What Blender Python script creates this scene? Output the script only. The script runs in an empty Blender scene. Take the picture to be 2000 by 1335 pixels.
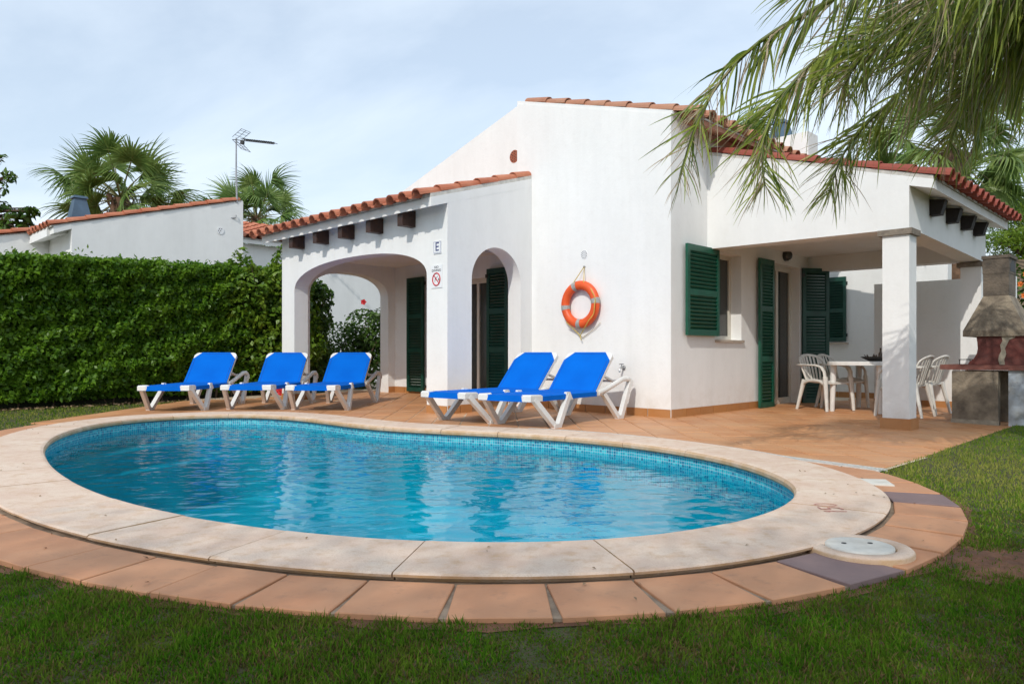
import bpy, bmesh, math, random
import numpy as np
from mathutils import Vector, Matrix, Euler
from mathutils.geometry import tessellate_polygon

random.seed(7)
RNG = np.random.default_rng(11)
SC = bpy.context.scene
COL = SC.collection
R = math.radians

# ---------------------------------------------------------------- house frame
# u runs left along the front wall, v runs away along the side wall, O is the main corner
O = Vector((2.003, 9.174, 0.0))
HU = Vector((-0.7128, 0.7014, 0.0)).normalized()
HV = Vector((HU.y, -HU.x, 0.0))


def P(u, v, z=0.0):
    return O + HU * u + HV * v + Vector((0, 0, z))


# ---------------------------------------------------------------- camera
cam_data = bpy.data.cameras.new('camera')
cam_data.lens = 25.6
cam_data.sensor_width = 36
cam_data.shift_y = 0.01125
cam_data.clip_start = 0.05
cam_data.clip_end = 3000
cam = bpy.data.objects.new('camera', cam_data)
COL.objects.link(cam)
cam.location = (0, 0, 0.8)
cam.rotation_euler = (R(90), 0, 0)
SC.camera = cam

# ---------------------------------------------------------------- sky and sun
SUN_DIR = HU * 0.38 + HV * 1.0 + Vector((0, 0, -0.87))
SUN_DIR.normalize()
world = bpy.data.worlds.new("World")
SC.world = world
world.use_nodes = True
wt = world.node_tree
wt.nodes.clear()


def wn(t, **kw):
    n = wt.nodes.new(t)
    for k, v in kw.items():
        setattr(n, k, v)
    return n


w_out = wn('ShaderNodeOutputWorld')
w_sky = wn('ShaderNodeTexSky')
w_sky.sky_type = 'NISHITA'
w_sky.sun_disc = False
w_sky.sun_elevation = math.asin(-SUN_DIR.z)
w_sky.sun_rotation = math.atan2(-SUN_DIR.x, -SUN_DIR.y)
w_sky.air_density = 1.3
w_sky.dust_density = 1.0
w_sky.ozone_density = 2.5
SKY_STRENGTH = 0.15
w_bg = wn('ShaderNodeBackground')
w_bg.inputs['Strength'].default_value = SKY_STRENGTH
w_cl = wn('ShaderNodeBackground')
w_cl.inputs['Color'].default_value = (0.77, 0.87, 0.98, 1)
w_cl.inputs['Strength'].default_value = 1.22
w_mix = wn('ShaderNodeMixShader')
tc = wn('ShaderNodeTexCoord')
sep = wn('ShaderNodeSeparateXYZ')
wt.links.new(tc.outputs['Generated'], sep.inputs[0])
addz = wn('ShaderNodeMath', operation='ADD')
addz.inputs[1].default_value = 0.16
wt.links.new(sep.outputs['Z'], addz.inputs[0])
mxz = wn('ShaderNodeMath', operation='MAXIMUM')
mxz.inputs[1].default_value = 0.05
wt.links.new(addz.outputs[0], mxz.inputs[0])
dx = wn('ShaderNodeMath', operation='DIVIDE')
dy = wn('ShaderNodeMath', operation='DIVIDE')
wt.links.new(sep.outputs['X'], dx.inputs[0]); wt.links.new(mxz.outputs[0], dx.inputs[1])
wt.links.new(sep.outputs['Y'], dy.inputs[0]); wt.links.new(mxz.outputs[0], dy.inputs[1])
comb = wn('ShaderNodeCombineXYZ')
wt.links.new(dx.outputs[0], comb.inputs[0]); wt.links.new(dy.outputs[0], comb.inputs[1])
mp = wn('ShaderNodeMapping')
mp.inputs['Location'].default_value = (1.2, 4.3, 0.0)
mp.inputs['Rotation'].default_value = (0, 0, R(-22))
mp.inputs['Scale'].default_value = (0.62, 0.78, 1.0)
wt.links.new(comb.outputs[0], mp.inputs[0])
n1 = wn('ShaderNodeTexNoise')
n1.inputs['Scale'].default_value = 0.85
n1.inputs['Detail'].default_value = 7
n1.inputs['Roughness'].default_value = 0.55
n1.inputs['Distortion'].default_value = 0.5
wt.links.new(mp.outputs[0], n1.inputs[0])
ramp = wn('ShaderNodeValToRGB')
ramp.color_ramp.elements[0].position = 0.40
ramp.color_ramp.elements[0].color = (0.50, 0.50, 0.50, 1)
ramp.color_ramp.elements[1].position = 0.66
ramp.color_ramp.elements[1].color = (1.0, 1.0, 1.0, 1)
wt.links.new(n1.outputs['Fac'], ramp.inputs[0])
# haze: the air whitens towards the horizon all round
hz = wn('ShaderNodeMapRange')
hz.inputs['From Min'].default_value = 0.0
hz.inputs['From Max'].default_value = 0.45
hz.inputs['To Min'].default_value = 0.62
hz.inputs['To Max'].default_value = 0.18
wt.links.new(sep.outputs['Z'], hz.inputs['Value'])
fmax = wn('ShaderNodeMath', operation='MAXIMUM')
wt.links.new(ramp.outputs[0], fmax.inputs[0]); wt.links.new(hz.outputs[0], fmax.inputs[1])
wt.links.new(w_sky.outputs[0], w_bg.inputs[0])
wt.links.new(fmax.outputs[0], w_mix.inputs[0])
wt.links.new(w_bg.outputs[0], w_mix.inputs[1])
wt.links.new(w_cl.outputs[0], w_mix.inputs[2])
wt.links.new(w_mix.outputs[0], w_out.inputs[0])

sun_data = bpy.data.lights.new('sun', 'SUN')
sun_data.energy = 2.45
sun_data.angle = R(0.53)
sun_data.color = (1.0, 0.955, 0.88)
sun = bpy.data.objects.new('sun', sun_data)
COL.objects.link(sun)
sun.location = (-6, -14, 14)
sun.rotation_euler = SUN_DIR.to_track_quat('-Z', 'Y').to_euler()

SC.view_settings.view_transform = 'Standard'
SC.view_settings.look = 'None'
SC.view_settings.exposure = 0.0
SC.view_settings.gamma = 1.0
SC.view_settings.use_curve_mapping = False
SC.cycles.max_bounces = 8
SC.cycles.transparent_max_bounces = 12
SC.cycles.caustics_reflective = False
SC.cycles.caustics_refractive = False

# ---------------------------------------------------------------- helpers
SHARED = {}


def link(o):
    COL.objects.link(o)
    return o


def empty(name, loc=(0, 0, 0), rz=0.0):
    o = bpy.data.objects.new(name, None)
    o.empty_display_size = 0.2
    o.location = loc
    o.rotation_euler = (0, 0, rz)
    return link(o)


def tag(o, label=None, cat=None, group=None, kind=None):
    if label: o['label'] = label
    if cat: o['category'] = cat
    if group: o['group'] = group
    if kind: o['kind'] = kind
    return o


class MB:
    """collects shapes into one mesh"""

    def __init__(self):
        self.v = []
        self.f = []
        self.smooth = []

    def add(self, verts, faces, smooth=False):
        b = len(self.v)
        self.v.extend([tuple(p) for p in verts])
        for f in faces:
            self.f.append(tuple(b + i for i in f))
            self.smooth.append(smooth)
        return self

    def hexa(self, c):  # 8 corners: bottom ring 0-3, top ring 4-7
        return self.add(c, [(3, 2, 1, 0), (4, 5, 6, 7), (0, 1, 5, 4), (1, 2, 6, 5), (2, 3, 7, 6), (3, 0, 4, 7)])

    def box(self, x0, x1, y0, y1, z0, z1):
        return self.hexa([(x0, y0, z0), (x1, y0, z0), (x1, y1, z0), (x0, y1, z0),
                          (x0, y0, z1), (x1, y0, z1), (x1, y1, z1), (x0, y1, z1)])

    def ubox(self, u0, u1, v0, v1, z0, z1):
        return self.hexa([P(u1, v0, z0), P(u0, v0, z0), P(u0, v1, z0), P(u1, v1, z0),
                          P(u1, v0, z1), P(u0, v0, z1), P(u0, v1, z1), P(u1, v1, z1)])

    def prism(self, outline, fn, d0, d1, holes=()):
        """outline (list of 2-D points) spread by fn(a, b, depth) between two depths, with holes"""
        loops = [list(outline)] + [list(h) for h in holes]
        flat = [p for l in loops for p in l]
        tris = tessellate_polygon([[Vector((a, b, 0)) for a, b in l] for l in loops])
        n = len(flat)
        vs = [fn(a, b, d0) for a, b in flat] + [fn(a, b, d1) for a, b in flat]
        fs = [tuple(t) for t in tris] + [tuple(n + i for i in reversed(t)) for t in tris]
        b = 0
        for l in loops:
            m = len(l)
            for i in range(m):
                j = (i + 1) % m
                fs.append((b + i, b + j, n + b + j, n + b + i))
            b += m
        return self.add(vs, fs)

    def tube(self, pts, rad, seg=8, cap=True, smooth=True, squash=None, up=None):
        """a tube along points; rad is a number or a list; squash=(sx, sy) flattens the section"""
        pts = [Vector(p) for p in pts]
        n = len(pts)
        rads = rad if isinstance(rad, (list, tuple)) else [rad] * n
        sx, sy = squash or (1, 1)
        vs, prev = [], None
        for i, p in enumerate(pts):
            t = (pts[min(i + 1, n - 1)] - pts[max(i - 1, 0)])
            t = t.normalized() if t.length > 1e-9 else Vector((0, 0, 1))
            if prev is None:
                ref = Vector(up) if up else (Vector((0, 0, 1)) if abs(t.z) < 0.9 else Vector((1, 0, 0)))
                a = t.cross(ref).normalized()
            else:
                a = (prev - t * prev.dot(t)).normalized()
            prev = a
            b = t.cross(a).normalized()
            for k in range(seg):
                an = 2 * math.pi * k / seg
                vs.append(p + a * math.cos(an) * rads[i] * sx + b * math.sin(an) * rads[i] * sy)
        fs = []
        for i in range(n - 1):
            for k in range(seg):
                k2 = (k + 1) % seg
                fs.append((i * seg + k, i * seg + k2, (i + 1) * seg + k2, (i + 1) * seg + k))
        self.add(vs, fs, smooth)
        if cap:
            self.add(vs[:seg], [tuple(reversed(range(seg)))])
            self.add(vs[-seg:], [tuple(range(seg))])
        return self

    def bar(self, a, b, w, h, up=(0, 0, 1)):
        """rectangular bar from a to b, w sideways and h along up"""
        a, b = Vector(a), Vector(b)
        t = (b - a).normalized()
        s = t.cross(Vector(up)).normalized()
        n = s.cross(t).normalized()
        c = []
        for q in (a, b):
            c += [q - s * w / 2 - n * h / 2, q + s * w / 2 - n * h / 2, q + s * w / 2 + n * h / 2, q - s * w / 2 + n * h / 2]
        return self.add(c, [(3, 2, 1, 0), (4, 5, 6, 7), (0, 1, 5, 4), (1, 2, 6, 5), (2, 3, 7, 6), (3, 0, 4, 7)])

    def lathe(self, prof, seg=24, centre=(0, 0, 0), smooth=True):
        cx, cy, cz = centre
        vs, fs = [], []
        for r, z in prof:
            for k in range(seg):
                a = 2 * math.pi * k / seg
                vs.append((cx + r * math.cos(a), cy + r * math.sin(a), cz + z))
        for i in range(len(prof) - 1):
            for k in range(seg):
                k2 = (k + 1) % seg
                fs.append((i * seg + k, i * seg + k2, (i + 1) * seg + k2, (i + 1) * seg + k))
        return self.add(vs, fs, smooth)

    def mesh(self, name, mat, fix=True):
        me = bpy.data.meshes.new(name)
        me.from_pydata(self.v, [], self.f)
        if any(self.smooth):
            me.polygons.foreach_set('use_smooth', self.smooth)
        if fix:
            bm = bmesh.new()
            bm.from_mesh(me)
            bmesh.ops.recalc_face_normals(bm, faces=bm.faces)
            bm.to_mesh(me)
            bm.free()
        if mat: me.materials.append(mat)
        return me

    def build(self, name, mat, parent=None, fix=True):
        return place(name, self.mesh(name, mat, fix), parent)


def place(name, me, parent=None, mat4=None):
    """link a mesh whose vertices are in world coordinates (or moved by mat4) under a parent that has no rotation"""
    o = bpy.data.objects.new(name, me)
    link(o)
    if parent is not None:
        o.parent = parent
        base = Vector((0, 0, 0))
        q = parent
        while q is not None:
            base += q.location
            q = q.parent
        off = Matrix.Translation(-base)
    else:
        off = Matrix.Identity(4)
    o.matrix_basis = off @ (mat4 if mat4 is not None else Matrix.Identity(4))
    return o


def child(name, me, parent):
    """link a mesh in the parent's own coordinates"""
    o = bpy.data.objects.new(name, me)
    link(o)
    o.parent = parent
    return o


def copy_tree(o, parent=None):
    c = o.copy()
    COL.objects.link(c)
    c.parent = parent
    for ch in list(o.children):
        copy_tree(ch, c)
    return c


def np_mesh(name, verts, faces, mat, smooth=False):
    """verts (N,3); faces (M,k) with the same k"""
    me = bpy.data.meshes.new(name)
    verts = np.asarray(verts, np.float32)
    faces = np.asarray(faces, np.int32)
    m, k = faces.shape
    me.vertices.add(len(verts))
    me.vertices.foreach_set('co', verts.ravel())
    me.loops.add(m * k)
    me.loops.foreach_set('vertex_index', faces.ravel())
    me.polygons.add(m)
    me.polygons.foreach_set('loop_start', np.arange(0, m * k, k, dtype=np.int32))
    me.polygons.foreach_set('loop_total', np.full(m, k, np.int32))
    if smooth:
        me.polygons.foreach_set('use_smooth', np.ones(m, bool))
    me.update(calc_edges=True)
    me.materials.append(mat)
    return me


# ---------------------------------------------------------------- materials
def new_mat(name):
    m = bpy.data.materials.new(name)
    m.use_nodes = True
    nt = m.node_tree
    return m, nt, nt.nodes['Principled BSDF']


def N(nt, t, **kw):
    n = nt.nodes.new(t)
    for k, v in kw.items():
        if k in n.inputs.keys() and not hasattr(n, k):
            n.inputs[k].default_value = v
        else:
            setattr(n, k, v)
    return n


def c4(c):
    return (c[0], c[1], c[2], 1)


def mixcol(nt, fac, a, b):
    n = nt.nodes.new('ShaderNodeMix')
    n.data_type = 'RGBA'
    for s, x in ((0, fac), (6, a), (7, b)):
        if isinstance(x, (tuple, list)):
            n.inputs[s].default_value = c4(x)
        elif isinstance(x, (int, float)):
            n.inputs[s].default_value = x
        else:
            nt.links.new(x, n.inputs[s])
    return n.outputs[2]


def ramp_node(nt, src, p0, p1, lo=0.0, hi=1.0):
    n = nt.nodes.new('ShaderNodeMapRange')
    n.inputs['From Min'].default_value = p0
    n.inputs['From Max'].default_value = p1
    n.inputs['To Min'].default_value = lo
    n.inputs['To Max'].default_value = hi
    nt.links.new(src, n.inputs['Value'])
    return n.outputs[0]


def noise(nt, scale, detail=4, rough=0.55, vec=None, dist=0.0):
    n = nt.nodes.new('ShaderNodeTexNoise')
    n.inputs['Scale'].default_value = scale
    n.inputs['Detail'].default_value = detail
    n.inputs['Roughness'].default_value = rough
    n.inputs['Distortion'].default_value = dist
    if vec is None:
        g = nt.nodes.new('ShaderNodeNewGeometry')
        vec = g.outputs['Position']
    nt.links.new(vec, n.inputs['Vector'])
    return n.outputs['Fac']


def scaled_pos(nt, s):
    g = nt.nodes.new('ShaderNodeNewGeometry')
    m = nt.nodes.new('ShaderNodeVectorMath')
    m.operation = 'MULTIPLY'
    m.inputs[1].default_value = s
    nt.links.new(g.outputs['Position'], m.inputs[0])
    return m.outputs[0]


def bump(nt, bsdf, src, strength, dist=0.01, normal=None):
    b = nt.nodes.new('ShaderNodeBump')
    b.inputs['Strength'].default_value = strength
    b.inputs['Distance'].default_value = dist
    nt.links.new(src, b.inputs['Height'])
    if normal is not None:
        nt.links.new(normal, b.inputs['Normal'])
    nt.links.new(b.outputs[0], bsdf.inputs['Normal'])
    return b


def simple(name, col, rough=0.6, var=0.0, scale=8.0, bmp=0.0, bscale=60.0, metal=0.0, col2=None, spec=None):
    m, nt, b = new_mat(name)
    b.inputs['Roughness'].default_value = rough
    b.inputs['Metallic'].default_value = metal
    if spec is not None:
        b.inputs['Specular IOR Level'].default_value = spec
    if var > 0 or col2:
        c2 = col2 or tuple(x * (1 - var) for x in col)
        f = ramp_node(nt, noise(nt, scale, 5, 0.6), 0.32, 0.68)
        nt.links.new(mixcol(nt, f, col, c2), b.inputs['Base Color'])
    else:
        b.inputs['Base Color'].default_value = c4(col)
    if bmp > 0:
        bump(nt, b, noise(nt, bscale, 4), bmp)
    return m


M = {}
# white rendered walls: faint wash marks, weather stains, rounded edges
m, nt, b = new_mat('white_stucco')
st = noise(nt, 1.0, 6, 0.65, scaled_pos(nt, (2.2, 2.2, 0.55)))
fn = noise(nt, 9.0, 4, 0.6)
ca = mixcol(nt, ramp_node(nt, st, 0.35, 0.72), (0.835, 0.835, 0.82), (0.765, 0.765, 0.75))
streak = noise(nt, 1.0, 5, 0.7, scaled_pos(nt, (7.0, 7.0, 0.22)))
ca = mixcol(nt, ramp_node(nt, streak, 0.52, 0.78, 0.0, 0.20), ca, (0.70, 0.69, 0.66))
cb = mixcol(nt, ramp_node(nt, fn, 0.55, 0.8, 0.0, 0.35), ca, (0.72, 0.71, 0.69))
gg = nt.nodes.new('ShaderNodeNewGeometry')
sz = nt.nodes.new('ShaderNodeSeparateXYZ')
nt.links.new(gg.outputs['Position'], sz.inputs[0])
splash = nt.nodes.new('ShaderNodeMath'); splash.operation = 'MULTIPLY'
nt.links.new(ramp_node(nt, sz.outputs['Z'], 0.05, 0.45, 1.0, 0.0), splash.inputs[0])
nt.links.new(ramp_node(nt, noise(nt, 5.0, 6, 0.7), 0.42, 0.75, 0.0, 0.55), splash.inputs[1])
cc = mixcol(nt, splash.outputs[0], cb, (0.56, 0.50, 0.42))
nt.links.new(cc, b.inputs['Base Color'])
b.inputs['Roughness'].default_value = 0.85
b.inputs['Specular IOR Level'].default_value = 0.25
b1_ = bump(nt, b, noise(nt, 4.0, 3, 0.5), 0.22, 0.025)
bb = bump(nt, b, noise(nt, 30.0, 5, 0.55), 0.16, 0.010, b1_.outputs[0])
M['white'] = m


def terracotta_mat(name, c1, c2, c3, stain=(0.16, 0.10, 0.07), sfac=0.35, pos_scale=3.0, rough=0.75):
    m, nt, b = new_mat(name)
    oi = nt.nodes.new('ShaderNodeObjectInfo')
    gi = nt.nodes.new('ShaderNodeNewGeometry')
    ad = nt.nodes.new('ShaderNodeMath'); ad.operation = 'ADD'
    nt.links.new(oi.outputs['Random'], ad.inputs[0]); nt.links.new(gi.outputs['Random Per Island'], ad.inputs[1])
    fr = nt.nodes.new('ShaderNodeMath'); fr.operation = 'FRACT'
    nt.links.new(ad.outputs[0], fr.inputs[0])
    a = mixcol(nt, fr.outputs[0], c1, c2)
    k = mixcol(nt, ramp_node(nt, noise(nt, pos_scale, 5, 0.6), 0.35, 0.7), a, c3)
    s = mixcol(nt, ramp_node(nt, noise(nt, 14.0, 6, 0.7), 0.55, 0.78, 0.0, sfac), k, stain)
    nt.links.new(s, b.inputs['Base Color'])
    b.inputs['Roughness'].default_value = rough
    bump(nt, b, noise(nt, 70.0, 4), 0.12, 0.006)
    return m


M['roof'] = terracotta_mat('roof_tile_clay', (0.46, 0.135, 0.062), (0.36, 0.10, 0.05), (0.52, 0.20, 0.11), (0.15, 0.09, 0.06), 0.45, 2.5)
M['roof_red'] = terracotta_mat('roof_tile_red', (0.27, 0.052, 0.030), (0.22, 0.045, 0.028), (0.32, 0.075, 0.045), (0.10, 0.05, 0.04), 0.45, 2.5)
M['roof_old'] = terracotta_mat('roof_tile_weathered', (0.40, 0.17, 0.095), (0.34, 0.13, 0.075), (0.45, 0.24, 0.15), (0.20, 0.15, 0.10), 0.5, 2.5)
M['tile'] = terracotta_mat('terrace_tile_clay', (0.61, 0.275, 0.112), (0.46, 0.190, 0.074), (0.58, 0.310, 0.150), (0.32, 0.170, 0.08), 0.45, 2.2, 0.5)
M['ring'] = terracotta_mat('pool_ring_clay', (0.51, 0.243, 0.122), (0.44, 0.196, 0.094), (0.53, 0.272, 0.145), (0.27, 0.15, 0.09), 0.6, 2.2, 0.7)
M['ring_dark'] = terracotta_mat('pool_ring_dark', (0.205, 0.135, 0.130), (0.19, 0.125, 0.12), (0.23, 0.155, 0.145), (0.10, 0.07, 0.06), 0.3, 2.0, 0.7)
M['skirt'] = terracotta_mat('skirting_clay', (0.46, 0.205, 0.062), (0.38, 0.155, 0.046), (0.44, 0.21, 0.08), (0.2, 0.1, 0.05), 0.3, 3.0, 0.5)
M['grout'] = simple('grout', (0.66, 0.52, 0.37), 0.9, 0.25, 9.0, 0.2)
M['mortar'] = simple('mortar', (0.36, 0.27, 0.19), 0.95, 0.45, 12.0, 0.4)
M['dirt_shade'] = simple('dirty_shaded_joint', (0.085, 0.06, 0.042), 1.0, 0.5, 15.0, 0.4)  # dirt-brown mortar, darkened to paint the shadow line under the coping lip
M['lime'] = simple('lime_mortar', (0.66, 0.63, 0.58), 0.95, 0.3, 14.0, 0.4)
M['wood'] = simple('dark_wood', (0.060, 0.024, 0.014), 0.55, 0.5, 20.0, 0.2)
M['wood_black'] = simple('blackish_wood', (0.018, 0.012, 0.010), 0.7, 0.5, 20.0, 0.2)  # near-black wood tone for the right porch beam ends
M['capital'] = simple('aged_stone', (0.27, 0.225, 0.175), 0.9, 0.0, 16.0, 0.5, 40.0, col2=(0.15, 0.125, 0.10))
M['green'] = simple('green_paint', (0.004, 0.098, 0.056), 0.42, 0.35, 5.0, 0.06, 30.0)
M['green_shaded'] = simple('shaded_green_paint', (0.006, 0.060, 0.040), 0.42, 0.35, 5.0, 0.06, 30.0)  # same shutter green, darkened for the leaves that stand in shade
M['upvc'] = simple('cream_frame', (0.68, 0.64, 0.56), 0.45, 0.1, 4.0)
M['sill'] = simple('sill_stone', (0.50, 0.42, 0.34), 0.7, 0.25, 12.0, 0.1)
M['plastic'] = simple('white_plastic', (0.76, 0.75, 0.72), 0.42, 0.12, 6.0)
M['chair'] = simple('aged_white_plastic', (0.70, 0.675, 0.62), 0.5, 0.18, 7.0)
M['steel'] = simple('steel', (0.5, 0.5, 0.5), 0.3, metal=1.0)
M['iron'] = simple('dark_iron', (0.03, 0.03, 0.03), 0.5)
M['grey_metal'] = simple('galvanised', (0.42, 0.43, 0.45), 0.45, 0.25, 8.0, metal=0.6)
M['cowl'] = simple('blue_grey_metal', (0.075, 0.135, 0.205), 0.45, 0.35, 4.0)
M['black'] = simple('black', (0.012, 0.012, 0.012), 0.6)
M['room'] = simple('unlit_room_panel', (0.045, 0.04, 0.036), 0.9)  # near-black panels paint the darkness of unlit rooms behind the glass
M['orange'] = simple('lifebuoy_orange', (0.80, 0.105, 0.018), 0.45, 0.14, 9.0, 0.06)
M['tape'] = simple('reflective_tape', (0.42, 0.41, 0.39), 0.4, 0.35, 40.0)
M['rope'] = simple('yellow_rope', (0.66, 0.50, 0.10), 0.8, 0.3, 60.0)
M['rope_pale'] = simple('pale_rope', (0.62, 0.56, 0.40), 0.8, 0.3, 60.0)
M['sign'] = simple('sign_white', (0.80, 0.81, 0.82), 0.35)
M['sign_blue'] = simple('sign_blue', (0.02, 0.03, 0.16), 0.35)
M['sign_red'] = simple('sign_red', (0.55, 0.02, 0.035), 0.4)
M['ink'] = simple('sign_ink', (0.05, 0.05, 0.06), 0.5)
M['paint_red'] = simple('worn_red_paint', (0.36, 0.10, 0.085), 0.7, 0.0, 45.0, col2=(0.55, 0.33, 0.26))
M['lid'] = simple('skimmer_lid_white', (0.68, 0.655, 0.59), 0.85, 0.0, 9.0, 0.2, 30.0, col2=(0.52, 0.49, 0.43), spec=0.1)
M['drain'] = simple('drain_plastic', (0.64, 0.63, 0.58), 0.6, 0.3, 20.0)
M['concrete'] = simple('bbq_concrete', (0.31, 0.255, 0.185), 0.95, 0.0, 6.0, 0.9, 45.0, col2=(0.125, 0.10, 0.075))
M['concrete_dark'] = simple('bbq_sooty_concrete', (0.185, 0.15, 0.115), 0.95, 0.0, 7.0, 0.9, 45.0, col2=(0.075, 0.063, 0.052))
M['brick_red'] = simple('bbq_red_firebrick', (0.165, 0.042, 0.032), 0.85, 0.0, 6.0, 0.4, 50.0, col2=(0.075, 0.028, 0.024))
M['brick_top'] = simple('bbq_red_slab', (0.24, 0.085, 0.062), 0.8, 0.0, 7.0, 0.3, 50.0, col2=(0.15, 0.06, 0.048))
M['patch'] = simple('bbq_mortar_patch', (0.40, 0.35, 0.27), 0.95, 0.4, 14.0, 0.5)
M['blue_white'] = simple('peeling_blue_white', (0.42, 0.47, 0.52), 0.8, 0.0, 7.0, 0.3, 40.0, col2=(0.24, 0.24, 0.22))
M['soil'] = simple('red_soil', (0.200, 0.088, 0.042), 1.0, 0.0, 14.0, 0.9, 40.0, col2=(0.095, 0.044, 0.024))
M['bark'] = simple('bark', (0.13, 0.085, 0.055), 0.95, 0.5, 20.0, 0.8, 30.0)
M['palm_bark'] = simple('palm_bark', (0.20, 0.115, 0.07), 0.95, 0.55, 14.0, 0.9, 22.0)
M['dry_leaf'] = simple('dry_leaf', (0.33, 0.22, 0.12), 0.9, 0.4, 20.0)
M['flower'] = simple('red_flower', (0.62, 0.012, 0.02), 0.6, 0.2, 30.0)
M['flower_orange'] = simple('orange_flower', (0.72, 0.17, 0.02), 0.6, 0.2, 30.0)
M['bowl'] = simple('bowl_dark', (0.06, 0.045, 0.035), 0.5, 0.4, 15.0)
M['bottle'] = simple('bottle_glass', (0.07, 0.035, 0.015), 0.15)
M['stone_wall'] = simple('stone', (0.30, 0.225, 0.175), 0.95, 0.0, 5.0, 0.6, 30.0, col2=(0.20, 0.15, 0.12))

# blue mesh fabric of the loungers
m, nt, b = new_mat('blue_sling_fabric')
wv = nt.nodes.new('ShaderNodeTexCoord')
f1 = noise(nt, 900.0, 2, 0.5, wv.outputs['Object'])
base = mixcol(nt, ramp_node(nt, noise(nt, 3.0, 3, 0.5, wv.outputs['Object']), 0.35, 0.7), (0.000, 0.140, 0.62), (0.000, 0.118, 0.55))
nt.links.new(mixcol(nt, ramp_node(nt, f1, 0.35, 0.65, 0.0, 0.25), base, (0.000, 0.085, 0.42)), b.inputs['Base Color'])
b.inputs['Roughness'].default_value = 0.8
b.inputs['Specular IOR Level'].default_value = 0.08
bump(nt, b, f1, 0.15, 0.002)
M['fabric'] = m
M['hem'] = simple('blue_hem', (0.0, 0.085, 0.42), 0.8)

# coping stone: pale, pitted artificial stone with ochre staining on the edge that faces the water
m, nt, b = new_mat('coping_stone')
oi = nt.nodes.new('ShaderNodeObjectInfo')
a = mixcol(nt, oi.outputs['Random'], (0.68, 0.505, 0.39), (0.60, 0.43, 0.325))
a = mixcol(nt, ramp_node(nt, noise(nt, 3.0, 6, 0.65), 0.36, 0.7), a, (0.73, 0.60, 0.48))
a = mixcol(nt, ramp_node(nt, noise(nt, 11.0, 6, 0.7), 0.50, 0.72, 0.0, 0.85), a, (0.54, 0.345, 0.20))
a = mixcol(nt, ramp_node(nt, noise(nt, 160.0, 3, 0.6), 0.50, 0.64, 0.0, 0.38), a, (0.44, 0.31, 0.22))
gz = nt.nodes.new('ShaderNodeNewGeometry')
sn = nt.nodes.new('ShaderNodeSeparateXYZ')
nt.links.new(gz.outputs['Normal'], sn.inputs[0])
side = nt.nodes.new('ShaderNodeMath'); side.operation = 'MULTIPLY'
nt.links.new(ramp_node(nt, sn.outputs['Z'], 0.5, 0.9, 1.0, 0.0), side.inputs[0])
nt.links.new(ramp_node(nt, noise(nt, 5.0, 5, 0.7), 0.3, 0.62, 0.2, 0.9), side.inputs[1])
a = mixcol(nt, side.outputs[0], a, (0.46, 0.275, 0.125))
nt.links.new(a, b.inputs['Base Color'])
b.inputs['Roughness'].default_value = 0.85
bump(nt, b, noise(nt, 190.0, 4, 0.6), 0.35, 0.004)
M['coping'] = m

# pool mosaic, driven by a UV map in metres
m, nt, b = new_mat('pool_mosaic')
uv = nt.nodes.new('ShaderNodeUVMap')
sc = nt.nodes.new('ShaderNodeVectorMath'); sc.operation = 'SCALE'
sc.inputs['Scale'].default_value = 1 / 0.026
nt.links.new(uv.outputs[0], sc.inputs[0])
fl = nt.nodes.new('ShaderNodeVectorMath'); fl.operation = 'FLOOR'
nt.links.new(sc.outputs[0], fl.inputs[0])
wnz = nt.nodes.new('ShaderNodeTexWhiteNoise'); wnz.noise_dimensions = '2D'
nt.links.new(fl.outputs[0], wnz.inputs['Vector'])
cr = nt.nodes.new('ShaderNodeValToRGB')
cr.color_ramp.interpolation = 'CONSTANT'
els = cr.color_ramp.elements
els[0].position = 0; els[0].color = (0.006, 0.345, 0.470, 1)
els[1].position = 0.28; els[1].color = (0.003, 0.275, 0.410, 1)
for p, c in ((0.5, (0.016, 0.430, 0.540, 1)), (0.74, (0.050, 0.53, 0.60, 1)), (0.9, (0.002, 0.190, 0.320, 1))):
    e = els.new(p); e.color = c
nt.links.new(wnz.outputs['Value'], cr.inputs[0])
frc = nt.nodes.new('ShaderNodeVectorMath'); frc.operation = 'FRACTION'
nt.links.new(sc.outputs[0], frc.inputs[0])
sp = nt.nodes.new('ShaderNodeSeparateXYZ')
nt.links.new(frc.outputs[0], sp.inputs[0])
mn = nt.nodes.new('ShaderNodeMath'); mn.operation = 'MINIMUM'
nt.links.new(sp.outputs['X'], mn.inputs[0]); nt.links.new(sp.outputs['Y'], mn.inputs[1])
gr = nt.nodes.new('ShaderNodeMath'); gr.operation = 'LESS_THAN'
gr.inputs[1].default_value = 0.13
nt.links.new(mn.outputs[0], gr.inputs[0])
nt.links.new(mixcol(nt, gr.outputs[0], cr.outputs[0], (0.42, 0.56, 0.60)), b.inputs['Base Color'])
b.inputs['Roughness'].default_value = 0.25
M['mosaic'] = m
m, nt, b = new_mat('pool_floor_mosaic')
uv = nt.nodes.new('ShaderNodeUVMap')
sc = nt.nodes.new('ShaderNodeVectorMath'); sc.operation = 'SCALE'
sc.inputs['Scale'].default_value = 1 / 0.026
nt.links.new(uv.outputs[0], sc.inputs[0])
fl = nt.nodes.new('ShaderNodeVectorMath'); fl.operation = 'FLOOR'
nt.links.new(sc.outputs[0], fl.inputs[0])
wnz = nt.nodes.new('ShaderNodeTexWhiteNoise'); wnz.noise_dimensions = '2D'
nt.links.new(fl.outputs[0], wnz.inputs['Vector'])
a = mixcol(nt, wnz.outputs['Value'], (0.002, 0.320, 0.420), (0.005, 0.390, 0.480))
nt.links.new(mixcol(nt, ramp_node(nt, noise(nt, 1.6, 3, 0.5), 0.35, 0.65), a, (0.004, 0.440, 0.520)), b.inputs['Base Color'])
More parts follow.
